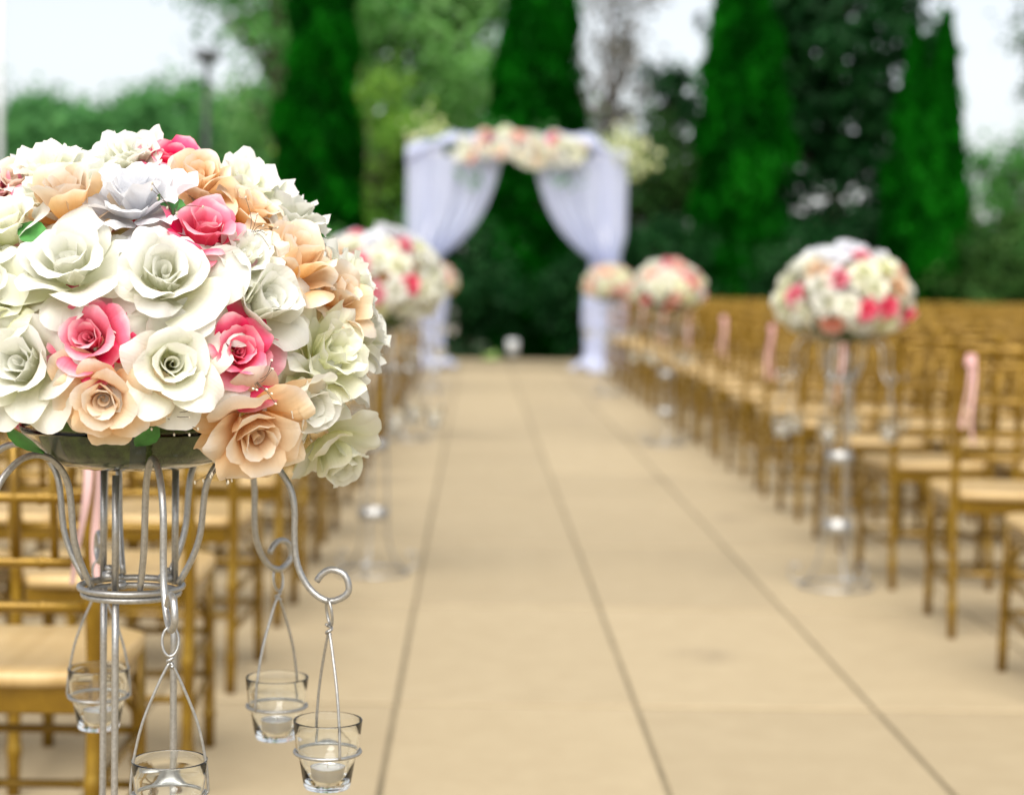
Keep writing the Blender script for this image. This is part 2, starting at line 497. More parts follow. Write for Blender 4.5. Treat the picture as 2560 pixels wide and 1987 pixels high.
def cedar(x, y, h, rad, seed, label, tips=((0, 0, 1.0),), n=15000, pw=0.75):
    """Columnar evergreen: upright flat sprays packed on a tapering column."""
    root = empty('cedar_tree', (x, y, -0.09))
    r = np.random.default_rng(seed)
    Ps, Ns, Ts = [], [], []
    for (ox, oy, sc) in tips:
        m = int(n / len(tips))
        t = r.uniform(0.0, 1, m) ** 1.15
        an = r.uniform(0, 2 * PI, m)
        hh = h * sc
        prof = np.minimum(1, (0.55 + t * 3.2)) * (1 - t ** 1.7) ** pw
        D = np.stack([np.cos(an), np.sin(an), t * hh / rad * .8], 1)
        lp = 1 + lumps(D, seed + 1, 12, 0.22)
        dep = r.uniform(0, 1, m) ** 0.4
        rr = rad * prof * lp * (0.45 + 0.55 * dep)
        off = 1 - t * 0.0
        P = np.stack([rr * np.cos(an) + ox * (0.3 + .7 * t), rr * np.sin(an) + oy, t * hh + 0.05], 1)
        P += r.normal(size=P.shape) * 0.03
        N = np.stack([np.cos(an + r.normal(0, .9, m)), np.sin(an + r.normal(0, .9, m)), r.normal(0.15, .3, m)], 1)
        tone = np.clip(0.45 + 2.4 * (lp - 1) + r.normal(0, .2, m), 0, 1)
        Ps.append(P); Ns.append(N); Ts.append(tone)
    P = np.concatenate(Ps); N = np.concatenate(Ns); tone = np.concatenate(Ts)
    up = np.stack([P[:, 0] * .35, P[:, 1] * .35, np.full(len(P), 1.0)], 1) + r.normal(size=P.shape) * 0.3
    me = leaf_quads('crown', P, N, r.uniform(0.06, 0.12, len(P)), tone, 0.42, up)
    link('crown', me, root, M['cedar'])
    tb = MB()
    for (ox, oy, sc) in tips:
        tb.tube([(0, 0, -.02), (ox * .3, oy * .5, h * .3), (ox, oy, h * sc * .93)], [0.11, 0.08, 0.012], 8)
    tb.build('trunk', M['bark'], root)
    return tag(root, label, 'tree', 'columnar evergreens behind the arch')

def broadleaf(name, x, y, h, crown, seed, mat, label, cat='tree', nclump=70, per=90, leaf=(0.07, 0.13), group=None, base=0.28,
              spread=0.42, bark='bark', drop=0.0, z0=-0.09):
    """crown = (rx, ry): half widths. Clumps of leaves with gaps on limbs."""
    root = empty(name, (x, y, z0))
    r = np.random.default_rng(seed)
    rx, ry = crown
    zc = h * (base + 1) / 2; rz = h * (1 - base) / 2
    d = r.normal(size=(nclump, 3)); d /= np.linalg.norm(d, axis=1, keepdims=True)
    rad = r.uniform(0.12, 1, nclump) ** 0.5
    C = d * rad[:, None] * np.array([rx, ry, rz]) * (1 + lumps(d * 1.2, seed + 5, 8, .2))[:, None] + np.array([0, 0, zc])
    cs = r.uniform(0.6, 1.3, nclump) * spread
    idx = np.repeat(np.arange(nclump), per)
    m = len(idx)
    off = r.normal(size=(m, 3)) * np.array([1, 1, .7])
    off *= cs[idx][:, None] * 0.55
    P = C[idx] + off
    P[:, 2] -= drop * np.abs(off[:, 0])
    N = off / (np.linalg.norm(off, axis=1, keepdims=True) + 1e-6) * .6 + r.normal(size=(m, 3)) * .7 + np.array([0, 0, .5])
    tone = np.clip(r.uniform(0.15, .85, nclump)[idx] + r.normal(0, .17, m), 0, 1)
    P[:, 2] = np.maximum(P[:, 2], 0.05)
    me = leaf_quads('crown', P, N, r.uniform(leaf[0], leaf[1], m), tone, 0.62)
    link('crown', me, root, mat)
    tb = MB()
    t0 = max(0.03, h * 0.014)
    top = Vector((r.normal(0, .1), r.normal(0, .1), h * .86))
    mid = Vector((r.normal(0, .1), 0, h * .42))
    tb.tube([(0, 0, -0.05), mid * .4, mid, top], [t0, t0 * .85, t0 * .6, t0 * .12], 8)
    for k in r.choice(nclump, min(nclump, 22), replace=False):
        c = Vector(C[k]); s = min(c.z * .7, h * .8); b = Vector((0, 0, 0)).lerp(mid, s / mid.z) if s < mid.z else mid.lerp(top, (s - mid.z) / (top.z - mid.z))
        q = b.lerp(c, .5) + Vector((0, 0, .08 * h * .3))
        tb.tube([b, q, c], [t0 * .38, t0 * .24, t0 * .07], 5)
    tb.build('trunk', M[bark], root)
    return tag(root, label, cat, group)

# columnar evergreens (their sprays make an uneven outline)
YC = 27.0
kx = lambda dx, y: (ray(dx, 600)).x / ray(dx, 600).y * y      # sideways place of a column at depth y
cedar(kx(678, 27), 27.0, 8.2, 0.72, 11, 'tall dark cedar column left of the white arch', n=17000)
cedar(kx(1140, 27.5), 27.5, 7.6, 0.98, 12, 'dark cedar column directly behind the white arch', n=22000, pw=0.95)
cedar(kx(1575, 26.5), 26.5, 7.2, 0.80, 13, 'broad green cedar column standing right of the arch', n=18000, pw=0.95)
cedar(kx(1968, 26), 26.0, 4.85, 0.60, 14, 'two-tipped cedar column behind the right-hand chairs', tips=((-.23, 0, .965), (.23, .05, 1.015)), n=23000, pw=1.0)

# broadleaf and other trees behind
broadleaf('broadleaf_tree', kx(830, 40), 40, 11.5, (3.1, 2.6), 21, M['bright_leaf'], 'large fluffy light green tree filling the gap left of the arch', nclump=280, per=90, leaf=(.08, .15), spread=.75, base=.05)
broadleaf('broadleaf_tree', kx(790, 33), 33, 4.9, (1.35, 1.1), 22, M['yellow_leaf'], 'yellow-green small tree beside the left cedar column', nclump=60, per=90, leaf=(.06, .11), spread=.42, base=.12)
broadleaf('broadleaf_tree', kx(585, 36), 36, 9.8, (2.3, 1.4), 23, M['mid_leaf'], 'open branched tree reaching over the lamp post', nclump=64, per=42, leaf=(.06, .12), spread=.6, base=.44, bark='bark')
broadleaf('conifer_tree', kx(1285, 44), 44, 9.5, (1.1, 1.0), 24, M['rust_leaf'], 'thin grey-brown conifer above the right end of the arch', nclump=50, per=46, leaf=(.05, .12), spread=.5, base=.3, bark='grey_bark')
broadleaf('broadleaf_tree', kx(1345, 33), 33, 4.35, (1.5, 1.1), 25, M['olive_leaf'], 'olive green bush-like tree right behind the arch', nclump=80, per=90, leaf=(.05, .1), spread=.42, base=.06)
cedar2 = None
broadleaf('conifer_tree', kx(1432, 34), 34, 5.4, (0.55, 0.5), 26, M['dark_leaf'], 'small dark pointed conifer left of the broad cedar', nclump=50, per=80, leaf=(.05, .1), spread=.32, base=.05)
broadleaf('broadleaf_tree', kx(1770, 31), 31, 9.2, (1.7, 1.3), 27, M['dark_leaf'], 'tall dark airy tree with sky gaps between the two right cedars', nclump=210, per=80, leaf=(.07, .13), spread=.46, base=.05)
broadleaf('broadleaf_tree', kx(2190, 34), 34, 4.6, (1.4, 1.1), 28, M['mid_leaf'], 'light green tree at the far right behind the chairs', nclump=70, per=80, leaf=(.05, .1), spread=.45, base=.08)
broadleaf('broadleaf_tree', kx(2230, 48), 48, 11.5, (1.1, 1.2), 29, M['olive_leaf'], 'sparse tall tree at the right edge against the sky', nclump=40, per=50, leaf=(.07, .13), spread=.55, base=.35)
# shrubs along the back of the terrace
SH = [(905, 27.5, 2.3, 1.0, 'mid_leaf', 'green shrub between the left cedar and the arch'),
      (640, 26.0, 2.0, .95, 'mid_leaf', 'leafy shrub at the foot of the left cedar'),
      (1000, 25.6, 1.9, .7, 'dark_leaf', 'dark shrub behind the left drape'),
      (1240, 25.6, 1.75, .6, 'dark_leaf', 'dark shrub behind the right drape'),
      (1420, 25.4, 2.1, .8, 'dark_leaf', 'dark low shrub right of the arch'),
      (1730, 25.3, 1.9, .85, 'dark_leaf', 'dark shrub in the gap between the right cedars'),
      (1850, 27.5, 2.4, .85, 'dark_leaf', 'dark shrub left of the two-tipped cedar'),
      (2110, 25.6, 2.0, .9, 'olive_leaf', 'olive shrub right of the two-tipped cedar'),
      (2240, 26.4, 2.5, 1.0, 'mid_leaf', 'green shrub at the right end of the chair rows')]
for i, (dx, yy, hh, rr, mt, lb) in enumerate(SH):
    broadleaf('garden_shrub', kx(dx, yy), yy, hh, (rr, rr * .8), 50 + i, M[mt], lb, 'shrub', nclump=46, per=110, leaf=(.035, .075), spread=.3, base=.0, group='shrubs along the back of the terrace')
# distant tree line at left
FT = [(-60, 78, 8.6, 4.0), (70, 72, 8.9, 3.2), (165, 76, 9.6, 2.8), (262, 70, 9.0, 2.6), (352, 74, 8.9, 2.6), (455, 68, 8.6, 2.6), (560, 72, 9.4, 2.8)]
FL = ['far rounded tree at the left edge, beside the pale pole', 'far dark green tree above the nearest flowers, second from the left', 'tallest far tree left of the lamp post',
      'far green tree between the tallest one and the lamp post', 'far green tree just left of the lamp post', 'far green tree behind the lamp post', 'far green tree beside the left cedar']
for i, (dx, yy, hh, rr) in enumerate(FT):
    broadleaf('far_tree', kx(dx, yy), yy, hh * .92, (rr * 1.15, rr), 80 + i, M['far_leaf'], FL[i], 'tree', nclump=150, per=90, leaf=(.13, .24), spread=.85, base=.0, group='distant trees beyond the terrace')

# lamp post, pale pole, garden light, hosta
lp = empty('street_lamp', (kx(438, 34), 34, -.09))
MB().tube([(0, 0, 0), (0, 0, .5), (0, 0, .52), (0, 0, 4.98)], [.11, .10, .07, .055], 12).build('pole', M['black_paint'], lp)
hd = MB().box((0, 0, 5.12), (.44, .36, .18), .03).build('lamp_head', M['black_paint'], lp, smooth=False)
MB().lathe([(.10, 4.98), (.12, 5.01), (.05, 5.025)], 12).build('collar', M['black_paint'], lp)
MB().box((0, 0, 5.022), (.3, .24, .012)).build('lens', M['lens'], hd, smooth=False)
tag(lp, 'black lamp post with boxy head in front of the far trees', 'lamp post')
fp = empty('flag_pole', (kx(-1, 30), 30, -.09))
MB().tube([(0, 0, 0), (0, 0, 7.6)], [.07, .045], 12).build('pole', M['pale_paint'], fp)
MB().lathe([(0.0, 7.6), (.06, 7.62), (.08, 7.68), (.06, 7.74), (0.0, 7.76)], 12).build('finial', M['pale_paint'], fp)
MB().lathe([(.16, 0), (.16, .06), (.075, .12)], 12).build('base', M['pale_paint'], fp)
tag(fp, 'thin pale pole at the left edge above the flowers', 'pole')
gl = empty('garden_light', (kx(1096, 24.4), 24.4, -.09))
MB().tube([(0, 0, 0), (0, 0, .2)], .02, 8).build('stake', M['black_paint'], gl)
MB().lathe([(.0, .16), (.07, .17), (.085, .33), (.075, .36), (.0, .37)], 14).build('lamp_shade', M['pale_paint'], gl)
tag(gl, 'small pale garden spotlight on the ground behind the arch', 'garden light')
r2 = np.random.default_rng(5)
hp = empty('hosta_plant', (kx(1050, 24.35), 24.35, -.09))
hb = MB()
for k in range(26):
    a = k * 2.4; t = R(25 + 50 * r2.random()); L = .16 + .12 * r2.random()
    d = Vector((math.cos(a) * math.sin(t), math.sin(a) * math.sin(t), math.cos(t))); s = Vector((-math.sin(a), math.cos(a), 0)) * .055
    hb.add([d * L * .2, d * L * .65 + s, d * L + Vector((0, 0, -.03)), d * L * .65 - s], [(0, 1, 2, 3)])
hb.build('leaf_rosette', simple('hosta_leaf', (.22, .36, .08), .5, var=.3, nscale=9), hp, smooth=False)
MB().tube([(0, 0, 0), (0.01, 0, .08)], .012, 6).build('stem', M['stem'], hp)
tag(hp, 'small light green plant beside the garden spotlight', 'plant')

# ------------------------------------------------------------------ roses
def petal(L, W, th, cup, roll=0.0, ruffle=0.0, tip=0.0, r0=0.004, z0=0.0, seed=0, nu=8, nv=8, serr=0.0, wpow=0.5, taper=0.1):
    """A cupped silk petal growing from the axis; th = opening angles (deg) at base, middle, tip."""
    r = np.random.default_rng(seed)
    K = 24
    ss = np.linspace(0, 1.25, K + 1)
    t0, t1, t2 = [R(a) for a in th]
    ths = np.where(ss < .5, t0 + (t1 - t0) * (ss / .5), t1 + (t2 - t1) * np.clip((ss - .5) / .5, 0, 1.3) ** 1.4)
    ds = L * (ss[1] - ss[0])
    rr = np.concatenate([[r0], r0 + np.cumsum(np.sin((ths[1:] + ths[:-1]) / 2)) * ds])
    zz = np.concatenate([[z0], z0 + np.cumsum(np.cos((ths[1:] + ths[:-1]) / 2)) * ds])
    ph = r.uniform(0, 6.28, 4)
    V = []; al = []; ac = []
    for j in range(nv + 1):
        s = j / nv
        for i in range(nu + 1):
            u = -1 + 2 * i / nu
            corner = 1 - 0.44 * abs(u) ** 2.8 + tip * (1 - abs(u)) ** 2 * 1.0
            corner *= 1 + 0.05 * math.sin(3 * u + ph[0])
            if serr > 0 and j == nv: corner *= 1 + serr * r.uniform(-1, .6)
            se = s * corner
            w = W / 2 * (max(se, 0) ** wpow) * (1 - taper * se ** 3)
            tt = u * w
            th_ = np.interp(se, ss, ths); R0 = np.interp(se, ss, rr); Z0 = np.interp(se, ss, zz)
            k = cup * (1 - 0.55 * se)
            lat = math.sin(k * tt) / k if abs(k) > 1e-6 else tt
            nof = (1 - math.cos(k * tt)) / k if abs(k) > 1e-6 else 0
            nof -= roll * L * (abs(u) ** 3) * se ** 2
            nof += ruffle * L * se ** 1.6 * (math.sin(3.6 * u + ph[1]) + .7 * math.sin(6.5 * u + ph[2] + 2.5 * s) + .35 * math.sin(11 * u + ph[3])) * .75
            nof += .022 * L * math.sin(7 * se + ph[0] + 1.5 * u) * se
            # pinch along the middle
            nof -= 0.02 * L * se * math.exp(-(u / .25) ** 2)
            V.append((R0 - math.cos(th_) * nof, lat, Z0 + math.sin(th_) * nof))
            al.append(se); ac.append(u)
    V = np.array(V); Q = []
    for j in range(nv):
        for i in range(nu):
            a = j * (nu + 1) + i
            Q.append((a, a + 1, a + nu + 2, a + nu + 1))
    return V, np.array(Q), np.array(al), np.array(ac) + r.uniform(-3, 3)

def bud_roll(seed, h):
    """The rolled-up middle of a rose: one strip wound into a spiral."""
    r = random.Random(seed); n, m = 64, 5
    V, al, ac = [], [], []
    for i in range(n + 1):
        t = i / n; a = t * 1.9 * 2 * PI; rad = (.0012 + .0078 * t) * (1 + .10 * math.sin(a * 1.5 + seed))
        hh = h * (1.0 + .10 * math.sin(a * .9 + seed) - .10 * t)
        for j in range(m + 1):
            q = j / m
            rr = rad * (.72 + .36 * q * q + .12 * max(0, q - .8) * 5)
            V.append((rr * math.cos(a), rr * math.sin(a), hh * q)); al.append(.25 + .65 * q); ac.append(a * .4)
    Q = [(i * (m + 1) + j, (i + 1) * (m + 1) + j, (i + 1) * (m + 1) + j + 1, i * (m + 1) + j + 1) for i in range(n) for j in range(m)]
    return np.array(V), np.array(Q), np.array(al), np.array(ac)

def rotz(V, a):
    c, s = math.cos(a), math.sin(a)
    return np.stack([V[:, 0] * c - V[:, 1] * s, V[:, 0] * s + V[:, 1] * c, V[:, 2]], 1)

def join_petals(name, ps):
    vs, qs, al, ac = [], [], [], []; o = 0
    for V, Q, a, c in ps:
        vs.append(V); qs.append(Q + o); al.append(a); ac.append(c); o += len(V)
    return np_mesh(name, np.concatenate(vs), np.concatenate(qs), smooth=True, attrs={'along': np.concatenate(al), 'across': np.concatenate(ac)})

# every kind is for a flower of about 5 cm radius
KINDS = {
    'rose':  dict(core=[(3, .034, .036, (16, 2, 26), 1 / .0115, .006, 0), (3, .040, .052, (26, 2, 48), 1 / .017, .006, -.002), (4, .047, .066, (46, 10, 92), 1 / .025, .007, -.005)],
                  outer=[(5, .054, .070, (66, 36, 108), 1 / .036, .006, -.008, .22, .07), (5, .060, .074, (86, 74, 114), 1 / .055, .006, -.012, .20, .08)]),
    'cup':   dict(core=[(3, .036, .038, (14, 0, 18), 1 / .012, .006, 0), (4, .045, .060, (30, 2, 30), 1 / .021, .007, -.003)],
                  outer=[(4, .054, .076, (52, 8, 44), 1 / .030, .006, -.006, .16, .07), (5, .060, .078, (80, 50, 120), 1 / .045, .006, -.012, .20, .08)]),
    'frill': dict(core=[(5, .036, .036, (20, 10, 34), 1 / .014, .003, 0), (5, .046, .050, (34, 20, 54), 1 / .03, .005, -.004), (5, .050, .056, (52, 40, 84), 1 / .04, .006, -.007)],
                  outer=[(5, .056, .060, (68, 54, 92), 1 / .06, .006, -.009, .06, .14), (5, .060, .064, (86, 80, 112), 1 / .08, .006, -.012, .04, .16)]),
}
CORE, OUT = {}, {}
for kn, kd in KINDS.items():
    for var in range(3):
        ps = []
        rr = random.Random(hash((len(kn), var)) % 1000)
        a = 0
        for li, (n, L, W, th, cup, r0, z0) in enumerate(kd['core']):
            for q in range(n):
                a += 2.399 if li == 0 else 2 * PI / n
                ser = 0.05 if kn == 'frill' else 0.0
                p = petal(L * rr.uniform(.92, 1.08), W * rr.uniform(.9, 1.1), tuple(t + rr.uniform(-5, 5) for t in th), cup, .05, .05 if kn != 'frill' else .12, .02, r0 + (.0012 * q if li == 0 else 0), z0, rr.randrange(9999), 7, 7, ser)
                ps.append((rotz(p[0], a + rr.uniform(-.12, .12) + li * .5),) + p[1:])
        ps.append(bud_roll(rr.randrange(99), .026 if kn != 'frill' else .022))
        CORE[kn, var] = join_petals('rose_heart', ps)
    for li, (n, L, W, th, cup, r0, z0, roll, ruf) in enumerate(kd['outer']):
        for var in range(8):
            rr = random.Random(var * 31 + li * 7 + len(kn))
            p = petal(L * rr.uniform(.92, 1.1), W * rr.uniform(.9, 1.1), tuple(t + rr.uniform(-9, 9) for t in th), cup, roll * rr.uniform(.5, 1.5), ruf * rr.uniform(.6, 1.5), rr.choice([0, .03, .09]), r0, z0, rr.randrange(9999), 14, 11, 0.06 if kn == 'frill' else 0.0)
            OUT[kn, li, var] = p

OUTM = {k: join_petals('petal', [p]) for k, p in OUT.items()}

def axis_mx(pos, nrm, spin, sc):
    q = nrm.normalized().to_track_quat('Z', 'Y')
    return Matrix.Translation(pos) @ q.to_matrix().to_4x4() @ Matrix.Rotation(spin, 4, 'Z') @ Matrix.Scale(sc, 4)

WHOLE = {}
def whole_rose(kn, var, lod=True):
    if (kn, var) in WHOLE: return WHOLE[kn, var]
    rr = random.Random(var * 17 + 3)
    ps = []
    a = 0
    for li, (n, L, W, th, cup, r0, z0) in enumerate(KINDS[kn]['core']):
        for q in range(n):
            a += 2.399 if li == 0 else 2 * PI / n
            p = petal(L, W, th, cup, .05, .05, .02, r0 + (.0012 * q if li == 0 else 0), z0, rr.randrange(9999), 4, 4)
            ps.append((rotz(p[0], a + li * .5),) + p[1:])
    for li, (n, L, W, th, cup, r0, z0, roll, ruf) in enumerate(KINDS[kn]['outer']):
        for q in range(n):
            p = petal(L * rr.uniform(.9, 1.1), W, tuple(t + rr.uniform(-8, 8) for t in th), cup, roll, ruf, .05, r0, z0, rr.randrange(9999), 5, 5)
            ps.append((rotz(p[0], 2 * PI * q / n + li * .6 + rr.uniform(-.15, .15)),) + p[1:])
    WHOLE[kn, var] = join_petals('rose', ps)
    return WHOLE[kn, var]

def hero_rose(parent, kn, colour, pos, nrm, sc, spin, petals=True, name='rose'):
    rr = random.Random(int(abs(pos[0]) * 1e5 + abs(pos[2]) * 1e4))
    heart = link(name, CORE[kn, rr.randrange(3)], parent, M[colour], axis_mx(pos, nrm, spin, sc))
    for li, od in enumerate(KINDS[kn]['outer']):
        n = od[0]
        for q in range(n):
            a = 2 * PI * q / n + li * 2 * PI / n * .5 + rr.uniform(-.16, .16)
            s = rr.uniform(.84, 1.16)
            mx = Matrix.Rotation(a, 4, 'Z') @ Matrix.Rotation(R(rr.uniform(-10, 9)), 4, 'Y') @ Matrix.Rotation(R(rr.uniform(-11, 11)), 4, 'X') @ Matrix.Scale(s, 4)
            link('petal', OUTM[kn, li, rr.randrange(8)], heart, M[colour], mx)
    return heart

# ------------------------------------------------------------------ flower stands
def radial(prof, phi):
    """(r, z) points turned to azimuth phi: 0 points towards the camera (-Y), growing to the right (+X)."""
    return [(r * math.sin(phi), -r * math.cos(phi), z) for r, z in prof]
ARM = [(.053, .757), (.0675, .784), (.0765, .811), (.080, .845), (.083, .864), (.090, .880), (.103, .894), (.120, .901), (.140, .899), (.156, .889), (.169, .875),
       (.177, .858), (.180, .838), (.180, .815), (.182, .790), (.189, .770), (.202, .753), (.219, .745), (.235, .751), (.240, .760), (.235, .774), (.221, .779), (.211, .774), (.205, .766)]
HOOK_R, HOOK_Z = .219, .745
LEGPHI = [R(110), R(230), R(350)]
def make_stand(phi0):
    root = empty('flower_stand')
    rod = .0036
    for k in range(6):
        MB().tube(spline(radial(ARM, phi0 + k * PI / 3), 3), rod, 8).build('hook_arm', M['silver'], root)
    for nm, rr, z in (('ring', .0545, .752), ('collar', .0505, .7445)):
        pts = [(rr * math.cos(a), rr * math.sin(a), z) for a in np.linspace(0, 2 * PI, 36, endpoint=False)]
        MB().tube(pts, rod, 8, closed=True).build(nm, M['silver'], root)
    for ph in LEGPHI:
        MB().tube(radial([(.047, .876), (.047, .752)], ph), rod * 1.05, 10).build('rod', M['silver'], root)
        foot = [(.046, .745), (.047, .5), (.052, .3), (.058, .14), (.075, .07), (.105, .025), (.135, .010), (.158, .018), (.170, .045), (.160, .072), (.140, .070), (.135, .052)]
        MB().tube(spline(radial(foot, ph), 4), rod * 1.05, 8).build('leg', M['silver'], root)
        bt = MB()
        x, y, _ = radial([(.046, 0)], ph)[0]
        bt.lathe([(0, .771), (.0045, .770), (.0055, .766), (.0035, .764), (.0075, .763), (.0085, .759), (.0085, .755), (0, .755)], 10, x * .8, y * .8)
        bt.build('bolt', M['silver'], root)
    for z, rr in ((.47, .047), (.22, .053)):
        MB().lathe([(rr, z - .02), (rr + .004, z - .018), (rr + .004, z + .018), (rr, z + .02), (rr - .003, z + .018), (rr - .003, z - .018)], 24, close=True).build('collar', M['silver'], root)
    pts = [(.13 * math.cos(a), .13 * math.sin(a), .006) for a in np.linspace(0, 2 * PI, 36, endpoint=False)]
    MB().tube(pts, .0055, 8, closed=True).build('base_ring', M['silver'], root)
    return root

def make_votive():
    """Wire hanger with glass cup; origin where the ring sits on the hook."""
    root = empty('votive_holder')
    w = .0016
    hw = MB()
    loop = [(.008 * math.sin(a), .002 * math.cos(a), -.011 + .014 * math.cos(a)) for a in np.linspace(0, 2 * PI, 18, endpoint=False)]
    hw.tube(loop, w, 6, closed=True)
    hw.tube([(0.003 * math.sin(t * 9), .003 * math.cos(t * 9), -.024 - .012 * t) for t in np.linspace(0, 1, 10)], w * 1.1, 6)
    for sx in (-1, 1):
        hw.tube(spline([(0, 0, -.030), (sx * .010, 0, -.050), (sx * .026, 0, -.090), (sx * .0345, 0, -.128), (sx * .0372, 0, -.156), (sx * .0360, 0, -.1605)], 4), w, 6)
    hw.build('wire_handle', M['silver'], root)
    rg = [(.0352 * math.cos(a), .0352 * math.sin(a), -.1605) for a in np.linspace(0, 2 * PI, 30, endpoint=False)]
    MB().tube(rg, w * 1.15, 6, closed=True).build('wire_ring', M['silver'], root)
    zb, zt = -.200, -.126
    out = [(0.0001, zb), (.0215, zb), (.0240, zb + .0012), (.0252, zb + .004), (.0300, -.168), (.0325, -.162), (.0337, -.158), (.0352, -.142), (.0368, zt - .0012), (.0366, zt - .0002)]
    inn = [(.0357, zt), (.0352, zt - .0012), (.0337, -.142), (.0322, -.158), (.0310, -.162), (.0286, -.168), (.0240, zb + .0085), (.0220, zb + .0075), (0.0001, zb + .007)]
    MB().lathe(out + inn, 40).build('glass_cup', M['glass'], root)
    return root
CUP_FLOOR = -.200 + .0076

def make_tealight():
    root = empty('tealight_candle')
    MB().lathe([(0.0001, 0), (.0178, 0), (.0184, .001), (.0186, .0145), (.0189, .0150), (.0185, .0152), (.0181, .0145), (.0179, .012), (0.0001, .012)], 28).build('tin_cup', M['tin'], root)
    MB().lathe([(.0178, .0123), (.0176, .0136), (.006, .0133), (.003, .0131), (0.0001, .0131)], 28).build('wax', M['wax'], root)
    MB().tube([(0, 0, .0125), (.0004, 0, .017), (.0009, .0003, .020)], .0007, 6).build('wick', M['wick'], root)
    return root

def make_dish():
    root = empty('glass_dish')
    MB().lathe([(0.0001, 0), (.070, 0), (.092, .006), (.107, .018), (.1155, .036), (.1172, .0415), (.1160, .0425), (.1140, .037), (.1055, .0192), (.091, .0078), (.070, .0018), (0.0001, .0018)], 56).build('bowl', M['dish'], root)
    pts = [(.1166 * math.cos(a), .1166 * math.sin(a), .0425) for a in np.linspace(0, 2 * PI, 48, endpoint=False)]
    MB().tube(pts, .0011, 6, closed=True).build('rim', M['dish'], root)
    return root
DISH_Z = .8785

proto_v = make_votive(); proto_t = make_tealight(); proto_d = make_dish()
STANDS = [  # x, y, phi0, candles, wording
    (-.365, 1.97, R(20.3), True, 'nearest flower stand'),
    (-.360, 6.70, R(22), True, 'second flower stand at left'),
    (1.315, 6.55, R(38), True, 'large blurred flower stand at right'),
    (-.430, 12.25, R(12), False, 'third flower stand at left'),
    (1.275, 12.20, R(30), False, 'third flower stand at right'),
    (-.420, 17.6, R(20), False, 'flower stand by the left arch drape'),
    (1.270, 17.5, R(8), False, 'flower stand by the right arch drape')]
SLAB = ['silver wire stand holding the big flower ball nearest the camera', 'second silver wire stand along the left side of the aisle', 'silver wire stand under the large blurred ball at right',
        'third silver wire stand along the left side of the aisle', 'third silver wire stand in front of the right-hand chairs', 'farthest silver stand on the left, in front of the arch drape', 'farthest silver stand on the right, in front of the arch drape']
def side_word(k):
    return ['camera-side', 'front-right', 'back-right', 'arch-side', 'back-left', 'front-left'][k]
stand0 = None
first_v = first_t = first_d = True
for si, (x, y, ph0, cand, word) in enumerate(STANDS):
    if si == 0:
        st = make_stand(ph0); stand0 = st; st.location = (x, y, 0); rzs = 0.0
    else:
        rzs = ph0 - STANDS[0][2]
        st = copy_tree(stand0, None, (x, y, 0), rzs)
    tag(st, SLAB[si], 'flower stand', 'silver wire flower stands along the aisle')
    d = proto_d if si == 0 else copy_tree(proto_d)
    d.location = (x, y, DISH_Z + .0045)
    tag(d, 'clear shallow glass dish on top of the ' + word, 'dish', 'glass dishes on the flower stands')
    for k in range(6):
        ph = ph0 + k * PI / 3
        if si == 0 and k in (4, 5): continue                 # outside the picture
        hx, hy, hz = radial([(HOOK_R, HOOK_Z)], ph)[0]
        yaw = {0: .15, 1: 2.0, 2: .95, 3: .05}.get(k, k * .7) if si == 0 else random.uniform(0, 3)
        v = proto_v if first_v else copy_tree(proto_v); first_v = False
        v.location = (x + hx, y + hy, hz - .0005); v.rotation_euler = (0, 0, yaw)
        tag(v, 'glass votive cup on the %s hook of the %s' % (side_word(k), word), 'votive holder', 'votive cups hanging from the flower stands')
        if cand:
            t = proto_t if first_t else copy_tree(proto_t); first_t = False
            t.location = (x + hx + random.uniform(-.001, .001), y + hy, hz + CUP_FLOOR); t.rotation_euler = (0, 0, random.uniform(0, 6))
            tag(t, 'tealight in the %s votive cup of the %s' % (side_word(k), word), 'candle', 'tealights in the hanging votive cups')

# ------------------------------------------------------------------ the nearest flower arrangement
bx, by = STANDS[0][0], STANDS[0][1]
BC = Vector((bx + .006, by, .999)); BA = .230; BUP = .196; BDN = .112     # middle of the ball, radii of the base surface
arr = empty('flower_arrangement', (bx, by, DISH_Z + .0075))
tag(arr, 'big dome of white, peach and pink silk roses nearest the camera', 'flower arrangement', 'rose domes along the aisle')
INV = arr.matrix_basis.inverted() if False else Matrix.Translation(-Vector(arr.location))
# floral foam in the dish with a strip of tape round it
fm = MB().lathe([(0.0001, .0), (.068, .0), (.086, .006), (.095, .020), (.100, .034), (.108, .06), (.10, .10), (.06, .13), (0.0001, .135)], 40)
foam = fm.build('foam_block', M['foam'], arr)
for ph, w_ in ((R(-42), .010), (R(14), .008)):
    tp = MB(); vs = []
    for (rr, zz) in ((.0690, .0002), (.0868, .0058), (.0960, .020), (.1010, .034), (.1088, .06)):
        for s in (-1, 1):
            a = ph + s * w_ / rr; vs.append((rr * math.sin(a), -rr * math.cos(a), zz))
    tp.add(vs, [(2 * i, 2 * i + 1, 2 * i + 3, 2 * i + 2) for i in range(4)])
    tp.build('tape', M['tape'], foam)

